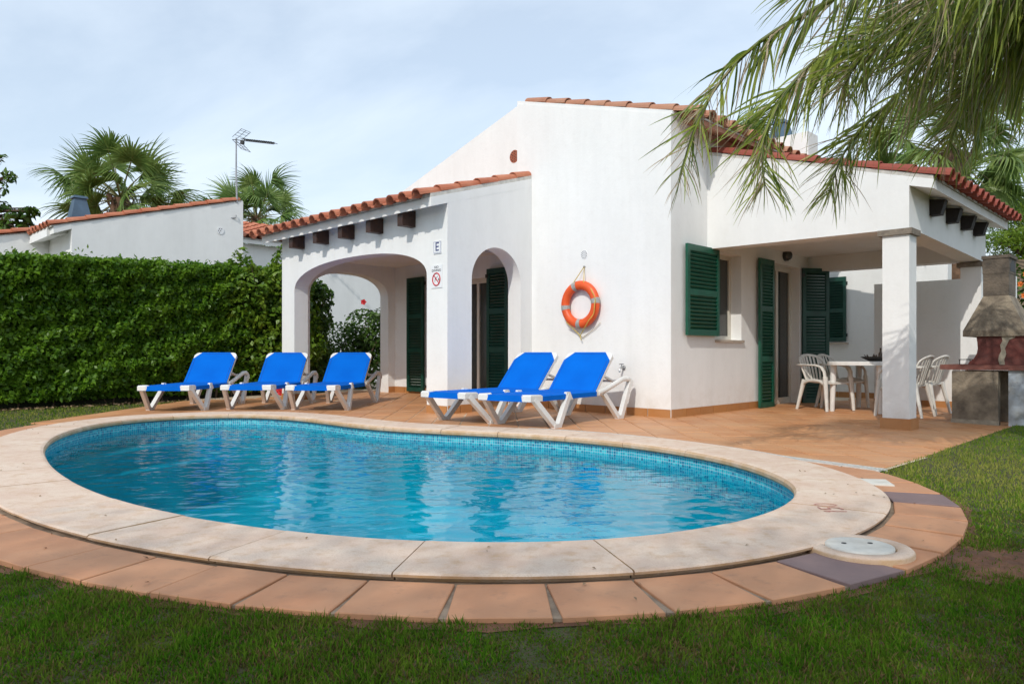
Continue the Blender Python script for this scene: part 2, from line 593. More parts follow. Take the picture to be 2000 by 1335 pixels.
b.inputs['Roughness'].default_value = 0.3
M['pool_floor'] = m

# water: clear body tinted blue, mirror part by Fresnel
m, nt, b = new_mat('pool_water')
nt.nodes.remove(b)
out = nt.nodes['Material Output']
tr = nt.nodes.new('ShaderNodeBsdfTransparent')
tr.inputs['Color'].default_value = (0.22, 0.88, 0.965, 1)
gl = nt.nodes.new('ShaderNodeBsdfGlossy')
gl.inputs['Roughness'].default_value = 0.02
bp = nt.nodes.new('ShaderNodeBump')
bp.inputs['Strength'].default_value = 0.18
bp.inputs['Distance'].default_value = 0.006
nt.links.new(noise(nt, 22.0, 3, 0.5, scaled_pos(nt, (0.8, 1.3, 1))), bp.inputs['Height'])
nt.links.new(bp.outputs[0], gl.inputs['Normal'])
fz_ = nt.nodes.new('ShaderNodeFresnel')
gbk = nt.nodes.new('ShaderNodeNewGeometry')
ior = nt.nodes.new('ShaderNodeMapRange')      # the same reflectance for light that crosses the surface from below
ior.inputs['To Min'].default_value = 1.33
ior.inputs['To Max'].default_value = 1 / 1.33
nt.links.new(gbk.outputs['Backfacing'], ior.inputs['Value'])
nt.links.new(ior.outputs[0], fz_.inputs['IOR'])
nt.links.new(bp.outputs[0], fz_.inputs['Normal'])
mx = nt.nodes.new('ShaderNodeMixShader')
nt.links.new(fz_.outputs[0], mx.inputs[0]); nt.links.new(tr.outputs[0], mx.inputs[1]); nt.links.new(gl.outputs[0], mx.inputs[2])
nt.links.new(mx.outputs[0], out.inputs['Surface'])
M['water'] = m

# window glass
m, nt, b = new_mat('window_glass')
b.inputs['Base Color'].default_value = (0.045, 0.05, 0.048, 1)
b.inputs['Roughness'].default_value = 0.06
M['glass'] = m


def leaf_mat(name, c1, c2, c3=None, rough=0.45, trans=0.25, patch=1.2, patch_amt=0.5, spec=0.3):
    m, nt, b = new_mat(name)
    g = nt.nodes.new('ShaderNodeNewGeometry')
    col = mixcol(nt, g.outputs['Random Per Island'], c1, c2)
    if c3:
        col = mixcol(nt, ramp_node(nt, noise(nt, patch, 4, 0.6), 0.42, 0.68, 0.0, patch_amt), col, c3)
    nt.links.new(col, b.inputs['Base Color'])
    b.inputs['Roughness'].default_value = rough
    b.inputs['Specular IOR Level'].default_value = spec
    out = nt.nodes['Material Output']
    t = nt.nodes.new('ShaderNodeBsdfTranslucent')
    nt.links.new(col, t.inputs['Color'])
    mx = nt.nodes.new('ShaderNodeMixShader')
    mx.inputs[0].default_value = trans
    nt.links.new(b.outputs[0], mx.inputs[1]); nt.links.new(t.outputs[0], mx.inputs[2])
    nt.links.new(mx.outputs[0], out.inputs['Surface'])
    return m


M['hedge'] = leaf_mat('hedge_leaf', (0.040, 0.125, 0.008), (0.160, 0.305, 0.022), (0.210, 0.360, 0.024), 0.35, 0.40, 2.2)
M['hibiscus'] = leaf_mat('hibiscus_leaf', (0.050, 0.130, 0.010), (0.150, 0.270, 0.020), (0.30, 0.38, 0.03), 0.4, 0.3, 3.5)
M['shrub'] = leaf_mat('shrub_leaf', (0.025, 0.075, 0.010), (0.080, 0.155, 0.020), (0.13, 0.21, 0.03), 0.4, 0.25)
M['tree_leaf'] = leaf_mat('tree_leaf', (0.018, 0.052, 0.018), (0.045, 0.095, 0.030), None, 0.35, 0.3)
M['pine'] = leaf_mat('pine_needles', (0.075, 0.160, 0.014), (0.230, 0.330, 0.030), (0.28, 0.37, 0.04), 0.6, 0.35)
M['palm'] = leaf_mat('palm_leaflet', (0.075, 0.135, 0.012), (0.360, 0.415, 0.075), (0.22, 0.29, 0.035), 0.32, 0.36, spec=0.5)
M['palm_dry'] = leaf_mat('palm_leaflet_dry', (0.30, 0.23, 0.14), (0.52, 0.43, 0.30), None, 0.7, 0.25)
M['palm_rib'] = simple('palm_rachis', (0.13, 0.15, 0.03), 0.5, 0.3, 10.0)
M['fan'] = leaf_mat('fan_palm_leaf', (0.085, 0.175, 0.040), (0.220, 0.320, 0.075), (0.29, 0.34, 0.10), 0.38, 0.34)
M['fan_rib'] = simple('fan_palm_petiole', (0.20, 0.19, 0.06), 0.5, 0.3, 10.0)
M['grass'] = leaf_mat('grass_blade', (0.032, 0.125, 0.004), (0.110, 0.220, 0.013), (0.170, 0.175, 0.028), 0.8, 0.38, 5.0, 0.5, 0.08)
M['grass_brown'] = leaf_mat('grass_blade_brown', (0.10, 0.070, 0.024), (0.22, 0.155, 0.070), None, 0.9, 0.25, spec=0.05)
M['grass_right'] = leaf_mat('grass_blade_lit', (0.070, 0.175, 0.008), (0.155, 0.275, 0.020), (0.24, 0.27, 0.045), 0.8, 0.38, 3.0, 0.6, 0.1)  # brighter copy of the grass colour, sunlight put into the blades
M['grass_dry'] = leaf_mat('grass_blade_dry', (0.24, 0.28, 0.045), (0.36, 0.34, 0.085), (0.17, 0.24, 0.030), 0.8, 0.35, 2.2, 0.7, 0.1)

# lawn floor under the blades
m, nt, b = new_mat('lawn_soil')
a = mixcol(nt, ramp_node(nt, noise(nt, 2.2, 6, 0.65), 0.38, 0.66), (0.048, 0.046, 0.016), (0.095, 0.066, 0.036))
a = mixcol(nt, ramp_node(nt, noise(nt, 40.0, 4, 0.6), 0.4, 0.7), a, (0.05, 0.075, 0.015))
nt.links.new(a, b.inputs['Base Color'])
b.inputs['Roughness'].default_value = 1.0
bump(nt, b, noise(nt, 60.0, 4), 0.6, 0.02)
M['lawn'] = m


# ---------------------------------------------------------------- ground levels and the pool outline
def fz(x, y):
    """terrace level: it falls a little towards the right-hand edge and rises into the left porch"""
    d = Vector((x, y, 0)) - O
    u, v = d.dot(HU), d.dot(HV)
    z = 0.016 * min(u, 0.0) * min(max(0.25 + 0.75 * (v + 2.4) / 2.6, 0.25), 1.0)
    k = min(max((u - 1.9) / 0.6, 0), 1)
    z += k * 0.027 * min(max(v + 1.645, 0), 2.25)
    return z


INNER = [(-4.10, 6.32), (-3.42, 5.33), (-2.79, 4.56), (-2.15, 3.94), (-1.65, 3.60), (-1.17, 3.35), (-0.77, 3.19), (-0.38, 3.10),
         (0.0, 3.07), (0.34, 3.11), (0.68, 3.22), (1.03, 3.42), (1.28, 3.65), (1.48, 3.89), (1.63, 4.14), (1.72, 4.41), (1.76, 4.70),
         (1.74, 5.10), (1.66, 5.54), (1.47, 5.95), (1.21, 6.35), (0.90, 6.71), (0.50, 7.05), (0.02, 7.32), (-0.38, 7.49), (-0.87, 7.68),
         (-1.40, 7.93), (-1.82, 8.30), (-2.27, 8.78), (-2.81, 9.28), (-3.30, 9.56), (-3.76, 9.62), (-4.30, 9.42), (-4.69, 8.93), (-4.78, 8.22), (-4.56, 7.24)]


def smooth_closed(pts, n):
    """closed Catmull-Rom through pts, resampled to n points evenly along its length"""
    p = np.array(pts, float)
    k = len(p)
    for _ in range(1):
        p = 0.25 * np.roll(p, 1, 0) + 0.5 * p + 0.25 * np.roll(p, -1, 0)
    dense = []
    for i in range(k):
        p0, p1, p2, p3 = p[i - 1], p[i], p[(i + 1) % k], p[(i + 2) % k]
        for t in np.linspace(0, 1, 12, endpoint=False):
            dense.append(0.5 * ((2 * p1) + (-p0 + p2) * t + (2 * p0 - 5 * p1 + 4 * p2 - p3) * t * t + (-p0 + 3 * p1 - 3 * p2 + p3) * t ** 3))
    d = np.array(dense + [dense[0]])
    s = np.concatenate([[0], np.cumsum(np.linalg.norm(np.diff(d, axis=0), axis=1))])
    q = np.linspace(0, s[-1], n, endpoint=False)
    return np.stack([np.interp(q, s, d[:, 0]), np.interp(q, s, d[:, 1])], 1), s[-1]


NP = 480
RING, PERIM = smooth_closed(INNER, NP)
_t = np.roll(RING, -1, 0) - np.roll(RING, 1, 0)
_t /= np.linalg.norm(_t, axis=1)[:, None]
NORM = np.stack([_t[:, 1], -_t[:, 0]], 1)      # outwards
for _ in range(12):
    NORM = 0.25 * np.roll(NORM, 1, 0) + 0.5 * NORM + 0.25 * np.roll(NORM, -1, 0)
NORM /= np.linalg.norm(NORM, axis=1)[:, None]


def off(d, i):
    i = i % NP
    a = int(i); f = i - a
    b_ = (a + 1) % NP
    q = (RING[a] + NORM[a] * d) * (1 - f) + (RING[b_] + NORM[b_] * d) * f
    return q


def nearest(x, y):
    return int(np.argmin((RING[:, 0] - x) ** 2 + (RING[:, 1] - y) ** 2))


def inside(poly, pts):
    """point-in-polygon for many points"""
    x, y = pts[:, 0], pts[:, 1]
    res = np.zeros(len(pts), bool)
    n = len(poly)
    for i in range(n):
        x0, y0 = poly[i]; x1, y1 = poly[(i + 1) % n]
        c = ((y0 > y) != (y1 > y))
        if y1 != y0:
            res ^= c & (x < (x1 - x0) * (y - y0) / (y1 - y0) + x0)
    return res


COPE_W, RING_W = 0.48, 0.34
COPE_OUT = RING + NORM * COPE_W
RING_OUT = RING + NORM * (COPE_W + RING_W)
IN_RING = RING - NORM * 0.0

# key places on the pool's edge
I_DRAIN_L = nearest(-0.05, 7.34)      # where the drain leaves the coping on the far side
I_DRAIN_R = nearest(1.60, 5.60)       # where the drain turns off to the lawn
I_LEFT = nearest(-4.75, 8.7)          # where ring paving meets terrace on the left
DRAIN_END = Vector((2.66, 5.16, 0))

# ---------------------------------------------------------------- pool: basin, coping, paving ring, water
pool = tag(empty('swimming_pool', (-1.2, 6.2, -0.9)), 'kidney shaped swimming pool lined with small blue mosaic tiles and pale stone coping', 'swimming pool')
WATER_Z = -0.135
basin = MB()
bm_v, bm_f, bm_uv = [], [], []
wall_prof = [(0.035, -0.02), (0.035, -0.35), (0.02, -0.80), (-0.06, -0.98), (-0.28, -1.06)]
rows = []
for d, z in wall_prof:
    rows.append([(RING[i, 0] + NORM[i, 0] * d, RING[i, 1] + NORM[i, 1] * d, z) for i in range(0, NP, 2)])
K = NP // 2
step = PERIM / K
s_acc = [0.0]
for a in range(1, len(wall_prof)):
    s_acc.append(s_acc[-1] + math.dist(wall_prof[a], wall_prof[a - 1]))
for a in range(len(rows) - 1):
    for k in range(K):
        k2 = (k + 1) % K
        b0 = len(bm_v)
        bm_v += [rows[a][k], rows[a + 1][k], rows[a + 1][k2], rows[a][k2]]
        bm_f.append((b0, b0 + 1, b0 + 2, b0 + 3))
        bm_uv += [(k * step, -s_acc[a]), (k * step, -s_acc[a + 1]), ((k + 1) * step, -s_acc[a + 1]), ((k + 1) * step, -s_acc[a])]
floor_pts = rows[-1]
tris = tessellate_polygon([[Vector((p[0], p[1], 0)) for p in floor_pts]])
for t in tris:
    b0 = len(bm_v)
    bm_v += [floor_pts[i] for i in t]
    bm_f.append((b0, b0 + 1, b0 + 2))
    bm_uv += [(floor_pts[i][0], floor_pts[i][1]) for i in t]
me = bpy.data.meshes.new('basin')
me.from_pydata(bm_v, [], bm_f)
uvl = me.uv_layers.new(name='UVMap')
uvl.data.foreach_set('uv', np.array(bm_uv, np.float32).ravel())
me.materials.append(M['mosaic']); me.materials.append(M['pool_floor'])
me.polygons.foreach_set('material_index', np.array([0] * K + [1] * (len(bm_f) - K), np.int32))
place('basin', me, pool)

# entry steps under water at the left end
I_ST = nearest(-4.62, 9.0)
for j, (reach, zt) in enumerate(((0.42, -0.32), (0.78, -0.52))):
    sm_v, sm_f, sm_uv = [], [], []
    ks = list(range(-48, 49, 3))
    outer_e = [off(0.03, I_ST + k) for k in ks]
    inner_e = [off(0.07 - (reach + 0.07) * math.cos(k / 48 * 1.55) ** 1.1, I_ST + k) for k in ks]
    for a in range(len(ks) - 1):
        b0 = len(sm_v)
        o0, o1, i0, i1 = outer_e[a], outer_e[a + 1], inner_e[a], inner_e[a + 1]
        sm_v += [(*o0, zt), (*o1, zt), (*i1, zt), (*i0, zt), (*i1, -1.07), (*i0, -1.07)]
        sm_f += [(b0, b0 + 1, b0 + 2, b0 + 3), (b0 + 3, b0 + 2, b0 + 4, b0 + 5)]
        for f in ((o0, o1, i1, i0),):
            sm_uv += [tuple(q) for q in f]
        L = a * step * 1.5
        sm_uv += [(L, zt), (L + step * 1.5, zt), (L + step * 1.5, -1.07), (L, -1.07)]
    me = bpy.data.meshes.new('step')
    me.from_pydata(sm_v, [], sm_f)
    uvl = me.uv_layers.new(name='UVMap')
    uvl.data.foreach_set('uv', np.array(sm_uv, np.float32).ravel())
    me.materials.append(M['pool_floor'])
    place('step', me, pool)

# coping slabs: each its own piece, a bull-nosed slab 5 cm thick
PROF = [(0.0, -0.050), (-0.008, -0.040), (-0.010, -0.018), (0.002, 0.000), (0.022, 0.006), (COPE_W - 0.012, 0.006), (COPE_W - 0.001, 0.0), (COPE_W - 0.003, -0.010), (COPE_W - 0.035, -0.016), (COPE_W - 0.035, -0.050)]
n_slab = 27
edges = []
i_edge = nearest(0.36, 3.12) + 0.0
w = [random.uniform(0.85, 1.15) for _ in range(n_slab)]
tot = sum(w)
acc = 0
for x in w:
    edges.append(i_edge + acc / tot * NP)
    acc += x
edges.append(i_edge + NP)
for a in range(n_slab):
    i0, i1 = edges[a] + 0.07, edges[a + 1] - 0.07
    n = 11
    dz = random.uniform(-0.002, 0.002)
    vs, fs = [], []
    for q in range(n):
        i = i0 + (i1 - i0) * q / (n - 1)
        for d, z in PROF:
            p = off(d, i)
            vs.append((p[0], p[1], z + dz))
    k = len(PROF)
    for q in range(n - 1):
        for r in range(k):
            r2 = (r + 1) % k
            fs.append((q * k + r, q * k + r2, (q + 1) * k + r2, (q + 1) * k + r))
    fs.append(tuple(range(k)))
    fs.append(tuple((n - 1) * k + r for r in reversed(range(k))))
    mb = MB().add(vs, fs)
    mb.build('coping_slab', M['coping'], pool)
# bedding mortar under and between the slabs
mo = MB()
vs, fs = [], []
for i in range(0, NP, 3):
    for d, z in ((0.012, -0.055), (0.012, -0.006), (COPE_W - 0.045, -0.006), (COPE_W - 0.040, -0.03), (COPE_W - 0.040, -0.055)):
        p = off(d, i)
        vs.append((p[0], p[1], z))
n = NP // 3
for q in range(n):
    for r in range(5):
        r2 = (r + 1) % 5
        q2 = (q + 1) % n
        fs.append((q * 5 + r, q * 5 + r2, q2 * 5 + r2, q2 * 5 + r))
mo.add(vs, fs).build('bedding_mortar', M['dirt_shade'], pool)

# depth mark painted on the coping
def text_mesh(body, size, extrude=0.0):
    cu = bpy.data.curves.new('lettering', 'FONT')
    cu.body = body
    cu.size = size
    cu.align_x = 'CENTER'
    cu.align_y = 'CENTER'
    cu.extrude = extrude
    o = bpy.data.objects.new('lettering', cu)
    link(o)
    dg = bpy.context.evaluated_depsgraph_get()
    me = bpy.data.meshes.new_from_object(o.evaluated_get(dg))
    bpy.data.objects.remove(o)
    return me


strokes = [[(-0.085, 0.03), (-0.07, 0.055), (-0.07, -0.055)],
           [(0.028, 0.055), (-0.020, 0.055), (-0.024, 0.008), (0.010, 0.012), (0.026, -0.012), (0.016, -0.045), (-0.022, -0.055)],
           [(0.085 + 0.030 * math.cos(2 * math.pi * k / 14), 0.055 * math.sin(2 * math.pi * k / 14)) for k in range(15)]]
mark_m = Matrix.Translation((1.635, 3.735, 0.0)) @ Matrix.Rotation(R(84), 4, 'Z')
for st_ in strokes:
    mk = MB()
    for a, c in zip(st_[:-1], st_[1:]):
        pa, pc = mark_m @ Vector((a[0], a[1], 0)), mark_m @ Vector((c[0], c[1], 0))
        mk.bar(pa + Vector((0, 0, 0.0078)), pc + Vector((0, 0, 0.0078)), 0.0075, 0.0016)
    mk.build('painted_digit', M['paint_red'], pool)

# paving ring of square clay tiles laid round the coping with wedge joints
ring = tag(empty('paving_ring', (0, 2.3, -0.05)), kind='structure')
base = MB()
i_a = I_DRAIN_R - 4
i_b = I_LEFT - NP
span = []
ii = i_b
while ii < i_a - 1e-6:
    span.append(ii)
    ii += 3
span.append(i_a)
vs, fs = [], []
for i in span:
    for d, z in ((COPE_W - 0.06, -0.09), (COPE_W - 0.06, -0.030), (COPE_W + RING_W - 0.008, -0.030), (COPE_W + RING_W - 0.008, -0.09)):
        p = off(d, i)
        vs.append((p[0], p[1], z))
for q in range(len(span) - 1):
    for r in range(4):
        r2 = (r + 1) % 4
        fs.append((q * 4 + r, q * 4 + r2, (q + 1) * 4 + r2, (q + 1) * 4 + r))
base.add(vs, fs).build('ring_bed', M['mortar'], ring)

MAN_C = Vector((1.445, 3.03, 0))
TW = 0.315
prev = None
i = float(i_a)
dark_at = [nearest(1.665, 4.21), nearest(0.98, 3.38)]
dark_idx = []
# walk clockwise from the drain end
while i > i_b + 3:
    p0 = off(COPE_W + 0.02, i)
    lo, hi = i - 60, i
    for _ in range(40):
        mid = (lo + hi) / 2
        if np.linalg.norm(off(COPE_W + 0.02, mid) - p0) > TW + 0.006: lo = mid
        else: hi = mid
    j = lo
    p1 = off(COPE_W + 0.02, j)
    mid_i = (i + j) / 2
    nm = off(1.0, mid_i) - off(0.0, mid_i)
    nm = nm / np.linalg.norm(nm)
    t = (p1 - p0) / np.linalg.norm(p1 - p0)
    nm = nm - t * nm.dot(t); nm /= np.linalg.norm(nm)
    a0, a1 = p0 + t * 0.004, p1 - t * 0.004
    depth = RING_W - 0.02
    widen = 0.010
    c = [a0, a1, a1 + nm * depth + t * widen, a0 + nm * depth - t * widen]
    z0 = -0.020 + random.uniform(-0.002, 0.002)
    tilt = random.uniform(-0.003, 0.003)
    mb = MB()
    top = [(c[0][0], c[0][1], z0), (c[1][0], c[1][1], z0 + tilt), (c[2][0], c[2][1], z0 + tilt - 0.004), (c[3][0], c[3][1], z0 - 0.004)]
    cen = (c[0] + c[2]) / 2
    bev = [(x + (cen[0] - x) * 0.02, y + (cen[1] - y) * 0.02, z + 0.003) for x, y, z in top]
    low = [(x, y, -0.075) for x, y, z in top]
    mb.add(low + top + bev, [(0, 1, 5, 4), (1, 2, 6, 5), (2, 3, 7, 6), (3, 0, 4, 7), (4, 5, 9, 8), (5, 6, 10, 9), (6, 7, 11, 10), (7, 4, 8, 11), (8, 9, 10, 11)])
    is_dark = any(min(abs(mid_i - (q - NP)), abs(mid_i - q)) < (i - j) / 2 + 0.01 for q in dark_at)
    o = mb.build('tile', M['ring_dark'] if is_dark else M['ring'], ring)
    if is_dark: o['label'] = 'dark purplish brown tile in the clay ring'
    i = j

# skimmer covers
man = tag(empty('manhole', (MAN_C.x, MAN_C.y, -0.03)), 'round white plastic skimmer lid set in a pale stone collar beside the pool coping', 'manhole cover')
mb = MB().lathe([(0.138, -0.012), (0.143, 0.002), (0.198, 0.002), (0.207, -0.006), (0.207, -0.06)], 40, MAN_C)
mb.build('collar', M['coping'], man)
mb = MB().lathe([(0.0001, 0.006), (0.120, 0.007), (0.133, 0.004), (0.135, -0.02)], 40, MAN_C)
lid = mb.build('lid', M['lid'], man)
for a in (-0.055, 0.055):
    MB().lathe([(0.0001, 0.0085), (0.010, 0.0085), (0.011, 0.005)], 10, MAN_C + Vector((a, 0.02, 0))).build('finger_hole', M['iron'], lid)

sq = tag(empty('square_skimmer_lid', (2.27, 4.61, -0.02)), 'small square white skimmer lid let into the clay paving ring near the drain', 'skimmer lid')
mb = MB()
rz = R(-14)
cs = [(-0.115, -0.105), (0.115, -0.105), (0.115, 0.105), (-0.115, 0.105)]


def rot2(x, y, a, cx, cy, z):
    return (cx + x * math.cos(a) - y * math.sin(a), cy + x * math.sin(a) + y * math.cos(a), z)


mb.add([rot2(x, y, rz, 2.27, 4.61, -0.05) for x, y in cs] + [rot2(x, y, rz, 2.27, 4.61, -0.0105) for x, y in cs] +
       [rot2(x * 0.95, y * 0.95, rz, 2.27, 4.61, -0.0075) for x, y in cs],
       [(0, 1, 5, 4), (1, 2, 6, 5), (2, 3, 7, 6), (3, 0, 4, 7), (4, 5, 9, 8), (5, 6, 10, 9), (6, 7, 11, 10), (7, 4, 8, 11), (8, 9, 10, 11)])
mb.build('lid', M['lid'], sq)

# water surface with real ripples
wx = np.arange(-4.95, 1.95, 0.0165)
wy = np.arange(2.95, 9.75, 0.0165)
XX, YY = np.meshgrid(wx, wy)
ZZ = np.zeros_like(XX)
amp_mod = 0.75 + 0.35 * np.sin(XX * 0.9 + 0.7) * np.sin(YY * 0.7 - 0.4)
for kk in range(56):
    lam = 10 ** RNG.uniform(math.log10(0.055), math.log10(0.50))
    th = RNG.normal(1.35, 0.75)
    ph = RNG.uniform(0, 6.28)
    amp = 0.00066 * (lam / 0.3) ** 1.0
    wob = 0.35 * np.sin(XX * RNG.uniform(0.8, 2.2) + YY * RNG.uniform(0.8, 2.2) + ph * 2)
    ZZ += amp * np.sin((XX * math.cos(th) + YY * math.sin(th)) * 2 * math.pi / lam + ph + wob * 2.0)
ZZ = WATER_Z + ZZ * amp_mod
outl = (RING + NORM * 0.03)[::3]
ok = inside(outl, np.stack([XX.ravel(), YY.ravel()], 1)).reshape(XX.shape)
for _ in range(1):
    g_ = ok.copy()
    g_[1:] |= ok[:-1]; g_[:-1] |= ok[1:]; g_[:, 1:] |= ok[:, :-1]; g_[:, :-1] |= ok[:, 1:]
    ok = g_
idx = -np.ones(XX.shape, int)
idx[ok] = np.arange(ok.sum())
q = ok[:-1, :-1] & ok[1:, :-1] & ok[:-1, 1:] & ok[1:, 1:]
F = np.stack([idx[:-1, :-1][q], idx[:-1, 1:][q], idx[1:, 1:][q], idx[1:, :-1][q]], 1)
water = place('water', np_mesh('water', np.stack([XX[ok], YY[ok], ZZ[ok]], 1), F, M['water'], True))
tag(water, kind='structure')

# ---------------------------------------------------------------- terrace of square clay tiles
terrace = tag(empty('terrace', (0, 9, -0.05)), kind='structure')


def clip(poly, n, c):
    """keep the part of a convex polygon where n.p >= c"""
    out = []
    for i in range(len(poly)):
        a, b_ = poly[i], poly[(i + 1) % len(poly)]
        da, db = a[0] * n[0] + a[1] * n[1] - c, b_[0] * n[0] + b_[1] * n[1] - c
        if da >= 0: out.append(a)
        if (da >= 0) != (db >= 0):
            t = da / (da - db)
            out.append((a[0] + (b_[0] - a[0]) * t, a[1] + (b_[1] - a[1]) * t))
    return out


EDGE_U = -3.235                                   # right-hand edge of the terrace
eu_n = (HU.x, HU.y); eu_c = EDGE_U + O.x * HU.x + O.y * HU.y
LEFT_X = -5.62
pd0 = off(COPE_W + 0.12, I_DRAIN_R)
dvec = np.array([DRAIN_END.x, DRAIN_END.y]) - pd0
dn = np.array([-dvec[1], dvec[0]]); dn /= np.linalg.norm(dn)
if dn[1] < 0: dn = -dn
drain_c = float(dn @ pd0)

bed_poly = [tuple(off(COPE_W - 0.15, i)) for i in range(I_DRAIN_R - 6, I_LEFT + 8, 6)]
bed_poly = [(DRAIN_END.x - 0.02, DRAIN_END.y + 0.0)] + [tuple(pd0 - dn * 0.03)] + bed_poly
far_r = P(EDGE_U + 0.008, 6.6)
bed_poly += [(LEFT_X + 0.01, bed_poly[-1][1]), (LEFT_X + 0.01, 17.5), (far_r.x, 17.5), (far_r.x, far_r.y)]
mb = MB()
tri = tessellate_polygon([[Vector((a, c, 0)) for a, c in bed_poly]])
# the bed follows the fall of the terrace, so cut it into a fine enough fan
bmx = bmesh.new()
bvs = [bmx.verts.new((a, c, 0)) for a, c in bed_poly]
for t in tri:
    try: bmx.faces.new([bvs[i] for i in t])
    except ValueError: pass
for _ in range(4):
    long_e = [e for e in bmx.edges if e.calc_length() > 0.7]
    if not long_e: break
    bmesh.ops.subdivide_edges(bmx, edges=long_e, cuts=1)
bmesh.ops.triangulate(bmx, faces=bmx.faces)
for v in bmx.verts:
    v.co.z = fz(v.co.x, v.co.y) - 0.016
bmesh.ops.recalc_face_normals(bmx, faces=bmx.faces)
for f in bmx.faces:
    if f.normal.z < 0: f.normal_flip()
me = bpy.data.meshes.new('tile_bed')
bmx.to_mesh(me); bmx.free()
me.materials.append(M['grout'])
place('tile_bed', me, terrace)

PITCH = 0.332
ang = R(0.8)
ca, sa = math.cos(ang), math.sin(ang)
cells = []
keep_in = [tuple(p) for p in (RING + NORM * 0.05)[::4]]
hole_poly = [tuple(p) for p in (RING + NORM * 0.04)[::4]]
for a in range(-19, 22):
    for c in range(14, 54):
        x, y = a * PITCH + 0.02, c * PITCH + 0.11
        hw = (PITCH - 0.013) / 2
        poly = []
        for ox, oy in ((-hw, -hw), (hw, -hw), (hw, hw), (-hw, hw)):
            px, py = x + ox, y + oy
            poly.append((px * ca + py * sa * -1, px * sa + py * ca))
        poly = clip(poly, eu_n, eu_c)
        poly = clip(poly, (1, 0), LEFT_X) if len(poly) > 2 else poly
        if len(poly) < 3: continue
        cx_ = sum(p[0] for p in poly) / len(poly); cy_ = sum(p[1] for p in poly) / len(poly)
        d = Vector((cx_, cy_, 0)) - O
        u, v = d.dot(HU), d.dot(HV)
        if v > 6.4 or u > 7.6: continue
        if u > 0.45 and v > 0.75 : continue           # under the house
        if -0.4 < u and v > 4.9: continue
        if cx_ > 1.2 and cy_ < 8:
            poly = clip(poly, tuple(dn), drain_c)
            if len(poly) < 3: continue
        if cy_ < 8.4 and cx_ < -4.9: continue
        pp = np.array(poly)
        if inside(hole_poly, pp).any(): continue
        if inside([tuple(p) for p in (COPE_OUT - NORM * 0.03)[::4]], pp).all(): continue
        if cy_ < 5.0: continue
        if cx_ < -3.0 and cy_ < 8.2 and not inside([tuple(p) for p in RING_OUT[::4]], pp[:1]).any() and cx_ < -5.3: continue
        cells.append((cx_ ** 2 + cy_ ** 2, poly))
cells.sort(key=lambda t: t[0])
rest = MB()


def tile_into(mb, poly):
    n = len(poly)
    cx_ = sum(p[0] for p in poly) / n; cy_ = sum(p[1] for p in poly) / n
    dz = random.uniform(-0.0012, 0.0012)
    tx, ty = random.uniform(-0.003, 0.003), random.uniform(-0.003, 0.003)
    top = [(x, y, fz(x, y) - 0.012 + dz + tx * (x - cx_) + ty * (y - cy_)) for x, y in poly]
    in_ = [(x + (cx_ - x) * 0.016, y + (cy_ - y) * 0.016, z + 0.0024) for x, y, z in top]
    low = [(x, y, z - 0.012) for x, y, z in top]
    fs = [tuple(2 * n + i for i in range(n))]
    for i in range(n):
        j = (i + 1) % n
        fs += [(i, j, n + j, n + i), (n + i, n + j, 2 * n + j, 2 * n + i)]
    mb.add(low + top + in_, fs)


for k, (_, poly) in enumerate(cells):
    if k < 296:
        mb = MB()
        tile_into(mb, poly)
        mb.build('tile', M['tile'], terrace)
    else:
        tile_into(rest, poly)
tag(rest.build('far_tiles', M['tile'], terrace), kind='stuff')

# ---------------------------------------------------------------- ground and lawn, left open where the pool and the paving lie
paved = [tuple(off(COPE_W + RING_W - 0.05, i)) for i in range(int(i_a), int(i_b), -6)]
paved += [(LEFT_X + 0.04, paved[-1][1] + 0.3), (LEFT_X + 0.04, 16.5), (P(EDGE_U + 0.03, 6.6).x, 16.5)]
paved += [tuple(P(EDGE_U + 0.03, 6.6).xy), (DRAIN_END.x - 0.05, DRAIN_END.y + 0.02)]
g = MB()
g.prism([(-400, -60), (400, -60), (400, 700), (-400, 700)], lambda a, c, d: (a, c, d), -0.13, -0.40, [paved])
ground = tag(g.build('ground', M['lawn']), kind='structure')
lawn = MB()
lawn.prism([(-14, 0.3), (16, 0.3), (16, 30), (-14, 30)], lambda a, c, d: (a, c, d), -0.045, -0.12, [paved])
lawn_o = tag(lawn.build('lawn', M['lawn']), kind='structure')
sub = MB()
sub.add([(-8, 9.9, -0.3), (10, 9.9, -0.3), (10, 18, -0.3), (-8, 18, -0.3)], [(0, 1, 2, 3)])
tag(sub.build('subsoil', M['soil']), kind='structure')

# drain channel along the far coping, then straight on to the lawn
drain = tag(empty('drain_channel', (0.9, 6.6, -0.02)), 'narrow white slotted drain grating between the pool coping and the clay terrace', 'drain')
line = [off(COPE_W + 0.055, i) for i in range(I_DRAIN_L, I_DRAIN_R - 1, -2)] if I_DRAIN_L > I_DRAIN_R else []
line.append(np.array([DRAIN_END.x, DRAIN_END.y]) - dn * 0.055)
ln = np.array(line)
sd = np.concatenate([[0], np.cumsum(np.linalg.norm(np.diff(ln, axis=0), axis=1))])


def on_line(s):
    p = np.array([np.interp(s, sd, ln[:, 0]), np.interp(s, sd, ln[:, 1])])
    q_ = np.array([np.interp(min(s + 0.05, sd[-1]), sd, ln[:, 0]), np.interp(min(s + 0.05, sd[-1]), sd, ln[:, 1])])
    q0 = np.array([np.interp(max(s - 0.05, 0), sd, ln[:, 0]), np.interp(max(s - 0.05, 0), sd, ln[:, 1])])
    t = q_ - q0
    t /= np.linalg.norm(t)
    return p, t, np.array([-t[1], t[0]])


